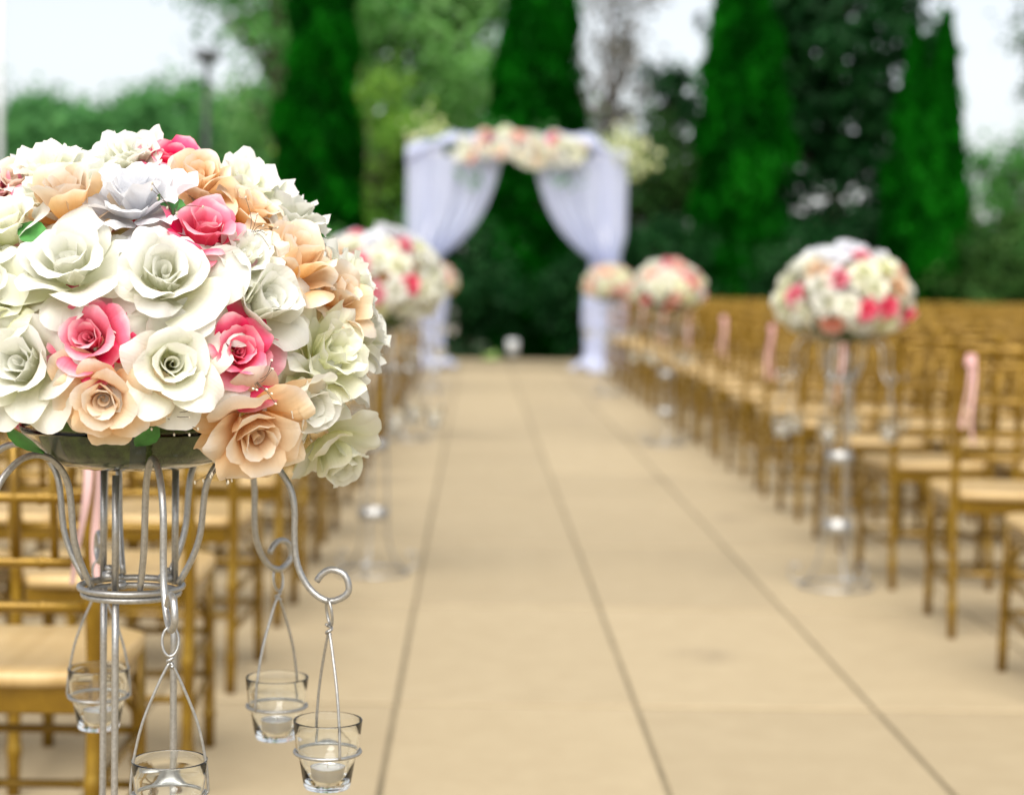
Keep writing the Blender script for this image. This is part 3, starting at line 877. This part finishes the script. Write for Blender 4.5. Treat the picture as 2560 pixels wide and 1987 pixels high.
def on_ball(dx, dy, push=1.0):
    """Where the sight line through (dx, dy) meets the ball, and the outward direction there."""
    o = Vector((0, 0, CAM_H)); d = ray(dx, dy)
    best = None
    for it in range(2):
        up = True if it == 0 else False
        c = BUP if up else BDN
        sc = Vector((1 / (BA * push), 1 / (BA * push), 1 / (c * push)))
        p = Vector((o - BC)); p = Vector((p.x * sc.x, p.y * sc.y, p.z * sc.z)); q = Vector((d.x * sc.x, d.y * sc.y, d.z * sc.z))
        A = q.dot(q); B = 2 * p.dot(q); C = p.dot(p) - 1; D = B * B - 4 * A * C
        t = (-B - math.sqrt(D)) / (2 * A) if D > 0 else -B / (2 * A)
        h = o + d * t
        if (h.z >= BC.z) == up or it == 1: best = h; break
    nr = best - BC
    c = BUP if best.z >= BC.z else BDN
    nr = Vector((nr.x / BA ** 2, nr.y / BA ** 2, nr.z / c ** 2)).normalized()
    return best, nr

# (x, y) in the photograph, colour, kind, size, how far it leans (dx, dy in degrees)
FL_ = [(150, 582, 'ivory', 'rose', 1.12), (352, 602, 'ivory', 'rose', 1.16), (548, 655, 'ivory', 'cup', 1.0), (365, 778, 'ivory', 'rose', 1.08),
       (62, 785, 'ivory', 'rose', 1.10), (690, 768, 'cream', 'frill', 1.08), (768, 715, 'ivory', 'frill', .9), (515, 412, 'ivory', 'frill', 1.0),
       (268, 362, 'ivory', 'frill', .92), (100, 384, 'ivory', 'frill', 1.0), (22, 500, 'ivory', 'rose', .95), (-10, 640, 'cream', 'rose', 1.0),
       (610, 470, 'ivory', 'frill', .95), (742, 600, 'ivory', 'frill', .85), (622, 850, 'ivory', 'cup', .92), (690, 925, 'cream', 'cup', .92),
       (515, 560, 'ivory', 'frill', .85), (288, 440, 'white', 'frill', 1.08), (145, 448, 'peach', 'cup', 1.0), (420, 400, 'peach', 'cup', .92),
       (622, 570, 'peach', 'cup', 1.02), (712, 640, 'peach', 'cup', .8), (226, 838, 'peach', 'rose', .9), (518, 880, 'peach', 'rose', 1.1),
       (40, 410, 'peach', 'rose', .85), (368, 362, 'pink', 'rose', .86), (296, 340, 'ivory', 'frill', .74), (432, 508, 'pink', 'rose', .88), (197, 730, 'pink', 'rose', .80),
       (502, 755, 'pink', 'rose', .78), (-8, 430, 'pink', 'rose', .8)]
placed = []
for i, (dx, dy, colr, kn, sc) in enumerate(FL_):
    p, n = on_ball(dx, dy)
    to_cam = (Vector((0, 0, CAM_H)) - p).normalized()
    if dy < 440: n = (n + to_cam * .55).normalized()
    nn = (n + to_cam * .12 + Vector((random.uniform(-.22, .22), 0, random.uniform(.10, .45) * (.4 if dy < 440 else 1)))).normalized()
    if dy > 860: nn = (n + to_cam * .3 + Vector((random.uniform(-.15, .15), 0, .1))).normalized()
    base = p - n * .004 + n * (.018 if dy > 870 else .008 if dy > 836 else 0)
    hero_rose(arr, kn, colr, base - Vector(arr.location), nn, sc, random.uniform(0, 6.28))
    placed.append(p)
# more flowers, each one mesh: between, behind and round the back
cols = ['ivory'] * 5 + ['cream'] * 3 + ['peach'] * 3 + ['pink'] * 2 + ['white']
n_f = 0
for i in range(260):
    zf = 1 - 2 * (i + .5) / 260; a = i * 2.39996
    d = Vector((math.sqrt(1 - zf * zf) * math.cos(a), math.sqrt(1 - zf * zf) * math.sin(a), zf))
    if d.z < -.75: continue
    c = BUP if d.z >= 0 else BDN
    p = BC + Vector((d.x * BA, d.y * BA, d.z * c))
    n = Vector((d.x / BA, d.y / BA, d.z / c)).normalized()
    dm = min((p - q).length for q in placed)
    front = (Vector((0, 0, CAM_H)) - p).dot(n) > 0.25
    if dm < (.047 if p.z > 1.09 else .056 if front else .066): continue
    if front and p.z < .995: continue
    colr = random.choice(cols) if not front else random.choice(['ivory', 'cream', 'ivory', 'ivory', 'peach'])
    kn = random.choice(['rose', 'cup', 'frill'])
    link('rose', whole_rose(kn, random.randrange(3)), arr, M[colr], axis_mx(p - n * .012 - Vector(arr.location), n, random.uniform(0, 6), random.uniform(.78, .92)))
    placed.append(p); n_f += 1
# leaves
lm = MB()
for j in range(5):
    t = j / 4; w_ = .016 * math.sin(PI * min(.98, t * .9 + .08))
    lm.add([], [])
    lm.v += [(-w_, .05 * t, .004 * math.sin(3 * t) + .003), (0, .05 * t, .004 * math.sin(3 * t)), (w_, .05 * t, .004 * math.sin(3 * t) + .003)]
for j in range(4):
    lm.f += [(3 * j, 3 * j + 1, 3 * j + 4, 3 * j + 3), (3 * j + 1, 3 * j + 2, 3 * j + 5, 3 * j + 4)]
leafm = lm.mesh('leaf')
for (dx, dy, an) in ((18, 905, 200), (640, 950, 170), (100, 520, 60), (600, 960, 210), (335, 905, 150), (690, 870, 120), (395, 470, 30)):
    p, n = on_ball(dx, dy, 1.03)
    link('leaf', leafm, arr, M['leaf'], axis_mx(p - Vector(arr.location), n, R(an), random.uniform(.7, 1.0)))
# dried sprigs with small white buds
def sprig(seed):
    r = random.Random(seed); st = MB(); bd = MB()
    for k in range(7):
        e = Vector((r.uniform(-.03, .03), r.uniform(-.03, .03), r.uniform(.012, .028)))
        st.tube(spline([(0, 0, -.012), (e.x * .3 + r.uniform(-.006, .006), e.y * .3, e.z * .4), tuple(e)], 3), .0004, 5)
        bd.lathe([(0.0001, -.003), (.0010, -.0016), (.0014, 0), (.0009, .0018), (0.0001, .0026)], 7)
        L = len(bd.v)
        bd.v[L - 35:] = [(v[0] + e.x, v[1] + e.y, v[2] + e.z) for v in bd.v[L - 35:]]
    return st, bd
for i, (dx, dy, push) in enumerate(((552, 820, 1.12), (372, 445, 1.16), (538, 495, 1.1), (362, 885, 1.05), (470, 985, 1.12), (660, 890, 1.08))):
    st_, bd_ = sprig(i)
    p, n = on_ball(dx, min(dy, 960), push)
    if dy > 960: n = (n + Vector((0, 0, -1.6))).normalized(); p = p + Vector((0, 0, -.012))
    so_ = st_.build('sprig', M['stem'], arr, mx=axis_mx(p - Vector(arr.location), n, random.uniform(0, 6), .8))
    bd_.build('bud', M['bud'], so_)

# ------------------------------------------------------------------ the other rose domes
BLAB = ['', 'blurred white and hot pink rose dome, second along the left of the aisle', 'large blurred rose dome with hot pink roses right of the aisle',
        'small rose dome partly hidden behind the second left one', 'blush and cream rose dome, third along the right of the aisle',
        'peach rose dome in front of the left arch drape', 'peach rose dome in front of the right arch drape']
BMIX = [None, ['ivory'] * 7 + ['cream'] * 4 + ['peach'] * 2, ['ivory'] * 6 + ['cream'] * 4 + ['peach'] * 3 + ['blush'],
        ['ivory'] * 5 + ['cream'] * 2 + ['blush'] * 3, ['ivory'] * 8 + ['cream'] * 3 + ['blush'] * 3 + ['pink'], ['peach'] * 4 + ['blush'] * 2 + ['ivory'] * 5, ['peach'] * 4 + ['blush'] * 2 + ['cream'] * 5]
# hot pink roses seen on the blurred domes: photograph positions
PINKS = {1: [(752, 500), (770, 555), (858, 520), (800, 626), (876, 605), (740, 590)], 2: [(1700, 632), (1787, 592), (1845, 662), (1898, 655), (1848, 545), (1930, 690), (1960, 672)],
         4: [(1415, 570), (1465, 590), (1425, 655), (1480, 545), (1380, 640)], 3: [], 5: [(960, 590)], 6: []}
for si in range(1, 7):
    x, y = STANDS[si][0], STANDS[si][1]
    cen = Vector((x, y, 1.035 if si == 1 else 1.015)); A_, U_, D_ = .232, (.215 if si == 1 else .20), .11
    a0 = empty('flower_arrangement', (x, y, DISH_Z + .0075))
    tag(a0, BLAB[si], 'flower arrangement', 'rose domes along the aisle')
    fb = MB().lathe([(0.0001, 0), (.066, 0), (.090, .02), (.15, .06), (.12, .13), (0.0001, .16)], 18).build('foam_block', M['foam'], a0)
    done = []
    def put(p, n, colr, sc):
        link('rose', whole_rose(random.choice(['rose', 'rose', 'cup', 'frill']), random.randrange(3)), a0, M[colr], axis_mx(p - n * .008 - Vector(a0.location), n, random.uniform(0, 6), sc))
        done.append(p)
    for (dx, dy) in PINKS[si]:
        o_ = Vector((0, 0, CAM_H)); d_ = ray(dx, dy)
        t = (y - A_ * .8) / d_.y; h = o_ + d_ * t; v = h - cen
        c = U_ if v.z > 0 else D_
        q = 1 - (v.x / A_) ** 2 - (v.z / c) ** 2
        v.y = -A_ * math.sqrt(max(q, .02))
        s_ = 1 / math.sqrt((v.x / A_) ** 2 + (v.y / A_) ** 2 + (v.z / c) ** 2); v *= s_
        n = Vector((v.x / A_ ** 2, v.y / A_ ** 2, v.z / c ** 2)).normalized()
        put(cen + v, n, 'pink', .74 if si < 3 else .66)
    for i in range(150):
        zf = 1 - 2 * (i + .5) / 150; a = i * 2.39996 + si
        d = Vector((math.sqrt(1 - zf * zf) * math.cos(a), math.sqrt(1 - zf * zf) * math.sin(a), zf))
        if d.z < -.7: continue
        c = U_ if d.z >= 0 else D_
        p = cen + Vector((d.x * A_, d.y * A_, d.z * c))
        n = Vector((d.x / A_, d.y / A_, d.z / c)).normalized()
        if done and min((p - q).length for q in done) < .062: continue
        colr = random.choice(BMIX[si])
        if si in (1, 2) and d.z > .8: colr = 'white'
        put(p, n, colr, random.uniform(.82, 1.0))

# ------------------------------------------------------------------ chairs
def bamboo(pts, r, knots, n=8, bump_=1.28):
    """A turned stick with raised bamboo joints."""
    a, b = Vector(pts[0]), Vector(pts[-1])
    ks = sorted([0, 1] + [k + d for k in knots for d in (-.022, -.012, 0, .012, .022)])
    P, Rr = [], []
    poly = [Vector(p) for p in pts]
    seg = [(poly[i + 1] - poly[i]).length for i in range(len(poly) - 1)]; tot = sum(seg)
    cum = [0]
    for s in seg: cum.append(cum[-1] + s / tot)
    ks = sorted(ks + cum[1:-1])
    for k in ks:
        i = 0
        while i < len(seg) - 1 and k > cum[i + 1]: i += 1
        t = (k - cum[i]) / max(1e-6, cum[i + 1] - cum[i])
        P.append(poly[i].lerp(poly[i + 1], min(1, max(0, t))))
        dd = min([abs(k - q) for q in knots] + [9])
        Rr.append(r * (bump_ if dd < .004 else (1.12 if dd < .014 else 1.0)))
    return MB().tube(P, Rr, n)

def make_chair(full=True):
    root = empty('gold_chair')
    G = M['gold']
    # seat
    sv = []; zt = .455
    out = []
    for k in range(28):
        a = 2 * PI * k / 28
        c_, s_ = math.cos(a), math.sin(a)
        e = 6.0
        rr = (abs(c_) ** e + abs(s_) ** e) ** (-1 / e)
        px, py = rr * c_, rr * s_
        w = .198 + .008 * py
        out.append((px * w, py * .197))
    mb = MB()
    prof = [(1, zt - .024), (1.012, zt - .012), (1, zt - .003), (.975, zt), (.5, zt - .004)]
    vs = [(p[0] * q, p[1] * q, z) for q, z in prof for p in out]
    fs = [(i * 28 + k, i * 28 + (k + 1) % 28, (i + 1) * 28 + (k + 1) % 28, (i + 1) * 28 + k) for i in range(4) for k in range(28)]
    fs.append(tuple(range(4 * 28, 5 * 28))); fs.append(tuple(range(27, -1, -1)))
    mb.add(vs, fs).build('seat', M['seat'], root)
    ap = MB()
    for (c, d) in (((0, .172, .408), (.34, .018, .046)), ((0, -.172, .408), (.32, .018, .046)), ((-.176, 0, .408), (.018, .325, .046)), ((.176, 0, .408), (.018, .325, .046))):
        ap.box(c, d, .003)
    ap.build('seat_frame', G, root, smooth=False)
    bp = lambda s: [(s * .178, -.215, 0), (s * .178, -.182, .43), (s * .178, -.190, .50), (s * .178, -.240, .915)]
    for s in (-1, 1):
        bamboo([(s * .183, .190, 0), (s * .180, .178, .43)], .0135, [.18, .5, .72], 8).build('leg', G, root)
    for s in (-1, 1):
        bamboo(bp(s), .0135, [.1, .3, .62, .78, .985], 8).build('leg', G, root)
    def back(z):     # y of the back at height z
        return -.190 - .050 * (z - .50) / .415
    rails = [(.897, .0105), (.846, .009), (.735, .009), (.632, .009), (.560, .009)]
    if full:
        for z, r_ in rails:
            bamboo([(-.178, back(z), z), (.178, back(z), z)], r_, [.22, .5, .78], 8).build('back_rail', G, root)
        for k in range(5):
            x = -.12 + .06 * k
            bamboo([(x, back(.846), .846), (x, back(.632), .632)], .0068, [.5], 6).build('spindle', G, root)
    else:
        bk = MB()
        for z, r_ in rails: bk.tube([(-.178, back(z), z), (.178, back(z), z)], r_, 6)
        for k in range(5):
            x = -.12 + .06 * k; bk.tube([(x, back(.846), .846), (x, back(.632), .632)], .0068, 5)
        bk.build('backrest', G, root)
    st = []
    for z in (.17, .27):
        st.append([(-.182, .187, z), (.182, .187, z)])
        for s in (-1, 1): st.append([(s * .182, .187, z), (s * .178, -.200, z - .01)])
    st.append([(-.178, -.200, .20), (.178, -.200, .20)])
    if full:
        for q in st: bamboo(q, .0078, [.3, .7], 6).build('stretcher', G, root)
        for s in (-1, 1): MB().tube(spline([(s * .179, .180, .30), (s * .179, .12, .365), (s * .178, .02, .39)], 3), .006, 6).build('brace', G, root)
        MB().tube(spline([(-.178, .181, .30), (-.12, .18, .365), (-.03, .178, .39)], 3), .006, 6).build('brace', G, root)
        MB().tube(spline([(.178, .181, .30), (.12, .18, .365), (.03, .178, .39)], 3), .006, 6).build('brace', G, root)
    else:
        sb = MB()
        for q in st: sb.tube(q, .0078, 5)
        sb.build('stretcher_frame', G, root)
    return root

chair_a = make_chair(True); chair_b = make_chair(False)
used = {0: False, 1: False}
ORD = ['first', 'second', 'third', 'fourth', 'fifth', 'sixth', 'seventh', 'eighth', 'ninth', 'tenth', 'eleventh', 'twelfth', 'thirteenth', 'fourteenth', 'fifteenth', 'sixteenth', 'seventeenth', 'eighteenth', 'nineteenth', 'twentieth', 'twenty-first']
def put_chair(x, y, rz, label, near, grp):
    k = 0 if near else 1
    src = chair_a if near else chair_b
    if not used[k]: o = src; used[k] = True; CHILDREN[src.name] = list(src.children)
    else: o = copy_tree(src)
    o.location = (x, y, 0); o.rotation_euler = (0, 0, rz)
    return tag(o, label, 'chair', grp)

def make_ribbon(seed):
    r = random.Random(seed); mb = MB()
    for s in (-1, 1):
        L = r.uniform(.19, .26); w = .0065; vs = []
        for j in range(13):
            t = j / 12
            cx = s * (.006 + .013 * t * t) + .006 * math.sin(5 * t + seed); cy = -.018 - .010 * math.sin(4 * t + s)
            tw = .9 * math.sin(3 * t + seed + s)
            for e in (-1, 1): vs.append((cx + e * w * math.cos(tw), cy + e * w * math.sin(tw), -L * t))
        mb.add(vs, [(2 * j, 2 * j + 1, 2 * j + 3, 2 * j + 2) for j in range(12)])
        lp_ = [(s * (.016 * math.sin(a)), -.018 - .008 * math.sin(a * 2), .004 + .012 * (1 - math.cos(a)) * .6) for a in np.linspace(0, PI * 1.0, 8)]
        mb.add([(p[0], p[1] + e * .0, p[2] + e * .010) for p in lp_ for e in (-1, 1)], [(2 * j, 2 * j + 1, 2 * j + 3, 2 * j + 2) for j in range(7)])
    knot = MB().lathe([(0.0001, -.006), (.005, -.004), (.006, 0), (.005, .004), (0.0001, .006)], 8)
    band = MB().lathe([(.0165, -.010), (.0172, 0), (.0165, .010)], 14)
    return mb, knot, band
RIB = [make_ribbon(i) for i in range(3)]
RIBM = [(a.mesh('ribbon_tails'), b.mesh('knot'), c.mesh('band')) for a, b, c in RIB]
def put_ribbon(x, y, i, label):
    root = empty('pink_ribbon', (x, y, .858), random.uniform(-.3, .3))
    t, k, b = RIBM[i % 3]
    link('tails', t, root, M['ribbon']); link('knot', k, root, M['ribbon'], Matrix.Translation((0, -.018, 0))); link('band', b, root, M['ribbon'])
    return tag(root, label, 'ribbon', 'pink ribbons tied to the aisle chairs')

PITCH = .92
RX0, LX0 = 1.50 + .178, -.602 - .178
NR, NL = 18, 20
for k in range(NR):
    y = 4.70 + .215 + PITCH * k + random.uniform(-.03, .03)
    row = NR - k
    for j in range(14):
        x = RX0 + .445 * j
        if x - .25 > .305 * (y + .3) : break
        aisle = j == 0
        xx = x + random.uniform(-.012, .012)
        who = 'on the aisle' if j == 0 else '%s from the aisle' % ORD[j]
        if k == 0 and j == 0: lb = 'nearest gold bamboo chair at the right edge, cut off by the frame'
        else: lb = 'gold bamboo chair right of the aisle, %s, %s row from the arch' % (who, ORD[row - 1])
        put_chair(xx, y + random.uniform(-.03, .03), random.uniform(-.08, .08), lb, y < 11, 'gold bamboo chairs right of the aisle')
        if aisle and k % 2 == 1:
            put_ribbon(xx - .178, y - .235, k, 'pink ribbon on the aisle chair right of the aisle, %s row from the arch' % ORD[row - 1])
for k in range(NL):
    y = 2.90 + .19 + PITCH * k + random.uniform(-.02, .02)
    row = NL - k
    for j in range(9):
        x = LX0 - .445 * j
        if x + .22 < -.2587 * (y + .25): break
        if y > 9.5 and j > 1: break
        if y > 13 and j > 0: break
        xx = x + random.uniform(-.01, .01)
        who = 'on the aisle' if j == 0 else '%s from the aisle' % ORD[j]
        if k == 0 and j == 0: lb = 'nearest gold bamboo chair, behind the front stand at the left edge'
        else: lb = 'gold bamboo chair left of the aisle, %s, %s row from the arch' % (who, ORD[row - 1])
        put_chair(xx, y + random.uniform(-.02, .02), random.uniform(-.06, .06), lb, y < 11, 'gold bamboo chairs left of the aisle')
        if j == 0 and k % 2 == 0 and k < 8:
            put_ribbon(xx + .178, y - .235, k, 'pink ribbon on the aisle chair left of the aisle, %s row from the arch' % ORD[row - 1])

# ------------------------------------------------------------------ the arch
AYY = 21.7
axl, axr = kx(908, AYY), kx(1288, AYY)
axm = (axl + axr) / 2; AH = 2.52
arch = empty('wedding_arch', (axm, AYY, 0))
hw_ = (axr - axl) / 2
for s in (-1, 1):
    for dy in (-.22, .22):
        MB().tube([(s * hw_, dy, 0), (s * hw_, dy, AH)], .03, 10).build('post', M['white_paint'], arch)
for dy in (-.22, .22):
    MB().tube([(-hw_ - .18, dy, AH), (hw_ + .18, dy, AH)], .03, 10).build('crossbar', M['white_paint'], arch)
for s in (-1, 1):
    MB().box((s * hw_, 0, .015), (.34, .6, .03), .005).build('base_plate', M['white_paint'], arch, smooth=False)
    MB().tube([(s * hw_, -.22, AH - .065), (s * hw_, .22, AH - .065)], .02, 8).build('brace', M['white_paint'], arch)
tag(arch, 'white frame of the wedding arch at the end of the aisle', 'arch')

def drape(s, label):
    """Sheet gathered on the bar, swept to the post, tied, then falling in folds to a puddle."""
    root = empty('arch_drape', (axm + s * hw_, AYY - .27, 0))
    zt, zk, zf = AH + .05, 1.28, .03
    inner = hw_ - .16; outer = -.23
    nu, nv = 84, 34
    V = []
    for j in range(nv + 1):
        t = j / nv; z = zt + (zk - zt) * t
        ie = inner * (1 - t ** 2.6) * (1 - .10 * math.sin(PI * t)) + .13 * t ** 2.6     # inner edge, measured from the post
        oe = outer + .09 * max(0, t - .75) / .25
        for i in range(nu + 1):
            u = i / nu
            x = oe + (ie - oe) * u
            amp = .035 * (.5 + .5 * t) * min(1, (ie - oe) / .5 + .2)
            yy = amp * math.sin(u * 46 + 1.5 * math.sin(3 * t + u * 5)) + .02 * math.sin(u * 19 + 2)
            sag = -.10 * math.sin(PI * min(1, t * 1.1)) * u * (1 - t)
            V.append((-s * x, yy - .03 * t, z + sag * .3 + .03 * u * (1 - t) * 0))
    Q = [(j * (nu + 1) + i, j * (nu + 1) + i + 1, (j + 1) * (nu + 1) + i + 1, (j + 1) * (nu + 1) + i) for j in range(nv) for i in range(nu)]
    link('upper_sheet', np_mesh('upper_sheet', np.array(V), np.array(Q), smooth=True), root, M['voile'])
    V = []; nu2, nv2 = 96, 30
    for j in range(nv2 + 1):
        t = j / nv2; z = zk + .04 + (zf - zk - .04) * t
        rad = .15 + .07 * min(1, t * 3) + .015 * math.sin(5 * t) + (.16 * max(0, (t - .86) / .14) ** 1.6)
        for i in range(nu2):
            a = 2 * PI * i / nu2
            f = 1 + .10 * math.sin(11 * a + 1.2 * math.sin(2 * t * 3)) + .05 * math.sin(23 * a + t * 2)
            zz = z + (.07 * max(0, (t - .86) / .14) * (math.sin(5 * a + s) * .5 + .5))
            V.append((rad * f * math.cos(a), rad * f * math.sin(a) * .75 + .1, max(.012, zz)))
    Q = [(j * nu2 + i, j * nu2 + (i + 1) % nu2, (j + 1) * nu2 + (i + 1) % nu2, (j + 1) * nu2 + i) for j in range(nv2) for i in range(nu2)]
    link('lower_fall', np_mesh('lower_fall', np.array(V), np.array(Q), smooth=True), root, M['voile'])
    pts = [(.17 * math.cos(a), .13 * math.sin(a) + .1, zk + .03) for a in np.linspace(0, 2 * PI, 24, endpoint=False)]
    MB().tube(pts, .02, 8, closed=True).build('tie', M['voile'], root)
    return tag(root, label, 'drape', 'sheer white drapes of the arch')
drape(-1, 'sheer white drape tied back to the left post of the arch')
drape(1, 'sheer white drape tied back to the right post of the arch')
# cloth swag wound over the bar
V = []; nu, nv = 120, 16
for i in range(nu + 1):
    u = i / nu; x = -hw_ - .24 + (2 * hw_ + .48) * u
    edge = min(u, 1 - u) * 2
    r_ = .12 + .02 * math.sin(u * 40) + .02 * math.sin(u * 17 + 1)
    for k in range(nv):
        a = 2 * PI * k / nv
        V.append((x, -.02 + (r_ + .19) * math.cos(a), AH + .06 + .10 * min(1, edge * 3) + r_ * .8 * math.sin(a) * (1 + .1 * math.sin(4 * a + u * 30)) - .09 * (1 - min(1, edge * 2.2))))
Q = [(i * nv + k, i * nv + (k + 1) % nv, (i + 1) * nv + (k + 1) % nv, (i + 1) * nv + k) for i in range(nu) for k in range(nv)]
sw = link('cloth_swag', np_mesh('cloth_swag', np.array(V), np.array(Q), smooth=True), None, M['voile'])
sw.location = (axm, AYY, 0)
tag(sw, 'white cloth wound along the top bar of the arch', 'cloth')
gar = empty('flower_garland', (axm, AYY - .30, AH + .02))
tag(gar, 'garland of cream, peach and pink roses along the top of the arch', 'garland')
random.seed(21)
for i in range(95):
    u = random.uniform(-1, 1); x = u * .74 + .03
    if abs(x) > .62 and random.random() < .4: continue
    z = random.uniform(-.15, .24) * (1 - .45 * u * u)
    n = Vector((u * .3 + random.uniform(-.3, .3), -1, .35 + z * 1.4)).normalized()
    colr = random.choice(['cream', 'cream', 'cream', 'ivory', 'ivory', 'ivory', 'ivory', 'blush', 'peach']) if z < .13 else random.choice(['pink', 'blush', 'ivory', 'cream', 'ivory'])
    link('rose', whole_rose(random.choice(['rose', 'cup', 'frill']), random.randrange(3)), gar, M[colr], axis_mx(Vector((x, -.05 - .10 * (1 - abs(z) * 2), z)), n, random.uniform(0, 6), random.uniform(.85, 1.3)))
gp = MB().tube([(-.85, .05, 0), (-.3, .04, .08), (.3, .04, .08), (.85, .05, 0)], .06, 8).build('base_foam', M['foam'], gar)
for (sx, zz, nn) in ((-.52, -.30, 14), (.55, -.30, 14), (-.2, .30, 8), (.3, .3, 8)):
    lv = MB()
    for k in range(nn):
        c = Vector((sx + random.gauss(0, .10), -.10 + random.gauss(0, .03), zz + random.gauss(0, .06)))
        d = Vector((random.gauss(0, 1), -.4, random.gauss(-.3, 1))).normalized(); e = d.orthogonal().normalized()
        lv.add([c - d * .05, c + e * .022, c + d * .05, c - e * .022], [(0, 1, 2, 3)])
    lv.build('greenery', M['leaf'], gar, smooth=False)
def end_spray(x, z, n, label, seed):
    r = np.random.default_rng(seed)
    root = empty('blossom_spray', (axm + x, AYY - .2, z))
    P = r.normal(size=(n, 3)) * np.array([.13, .08, .11]); N = r.normal(size=(n, 3)) + np.array([0, -1, .5])
    link('blossoms', leaf_quads('blossoms', P, N, r.uniform(.02, .045, n), r.uniform(0, 1, n), .75), root, M['spray_leaf'])
    sb = MB()
    for k in range(12): sb.tube([(0, .06, -.08), tuple(P[k] * .5 + np.array([0, 0, .02])), tuple(P[k])], .004, 5)
    sb.build('twigs', M['leaf'], root)
    return tag(root, label, 'blossom spray')
end_spray(1.20, AH + .10, 200, 'pale yellow-green blossom spray at the right end of the arch', 3)
end_spray(1.36, AH - .08, 90, 'trailing pale blossoms lower at the right arch corner', 4)
end_spray(-1.05, AH + .20, 70, 'pale blossom spray at the left end of the arch', 6)
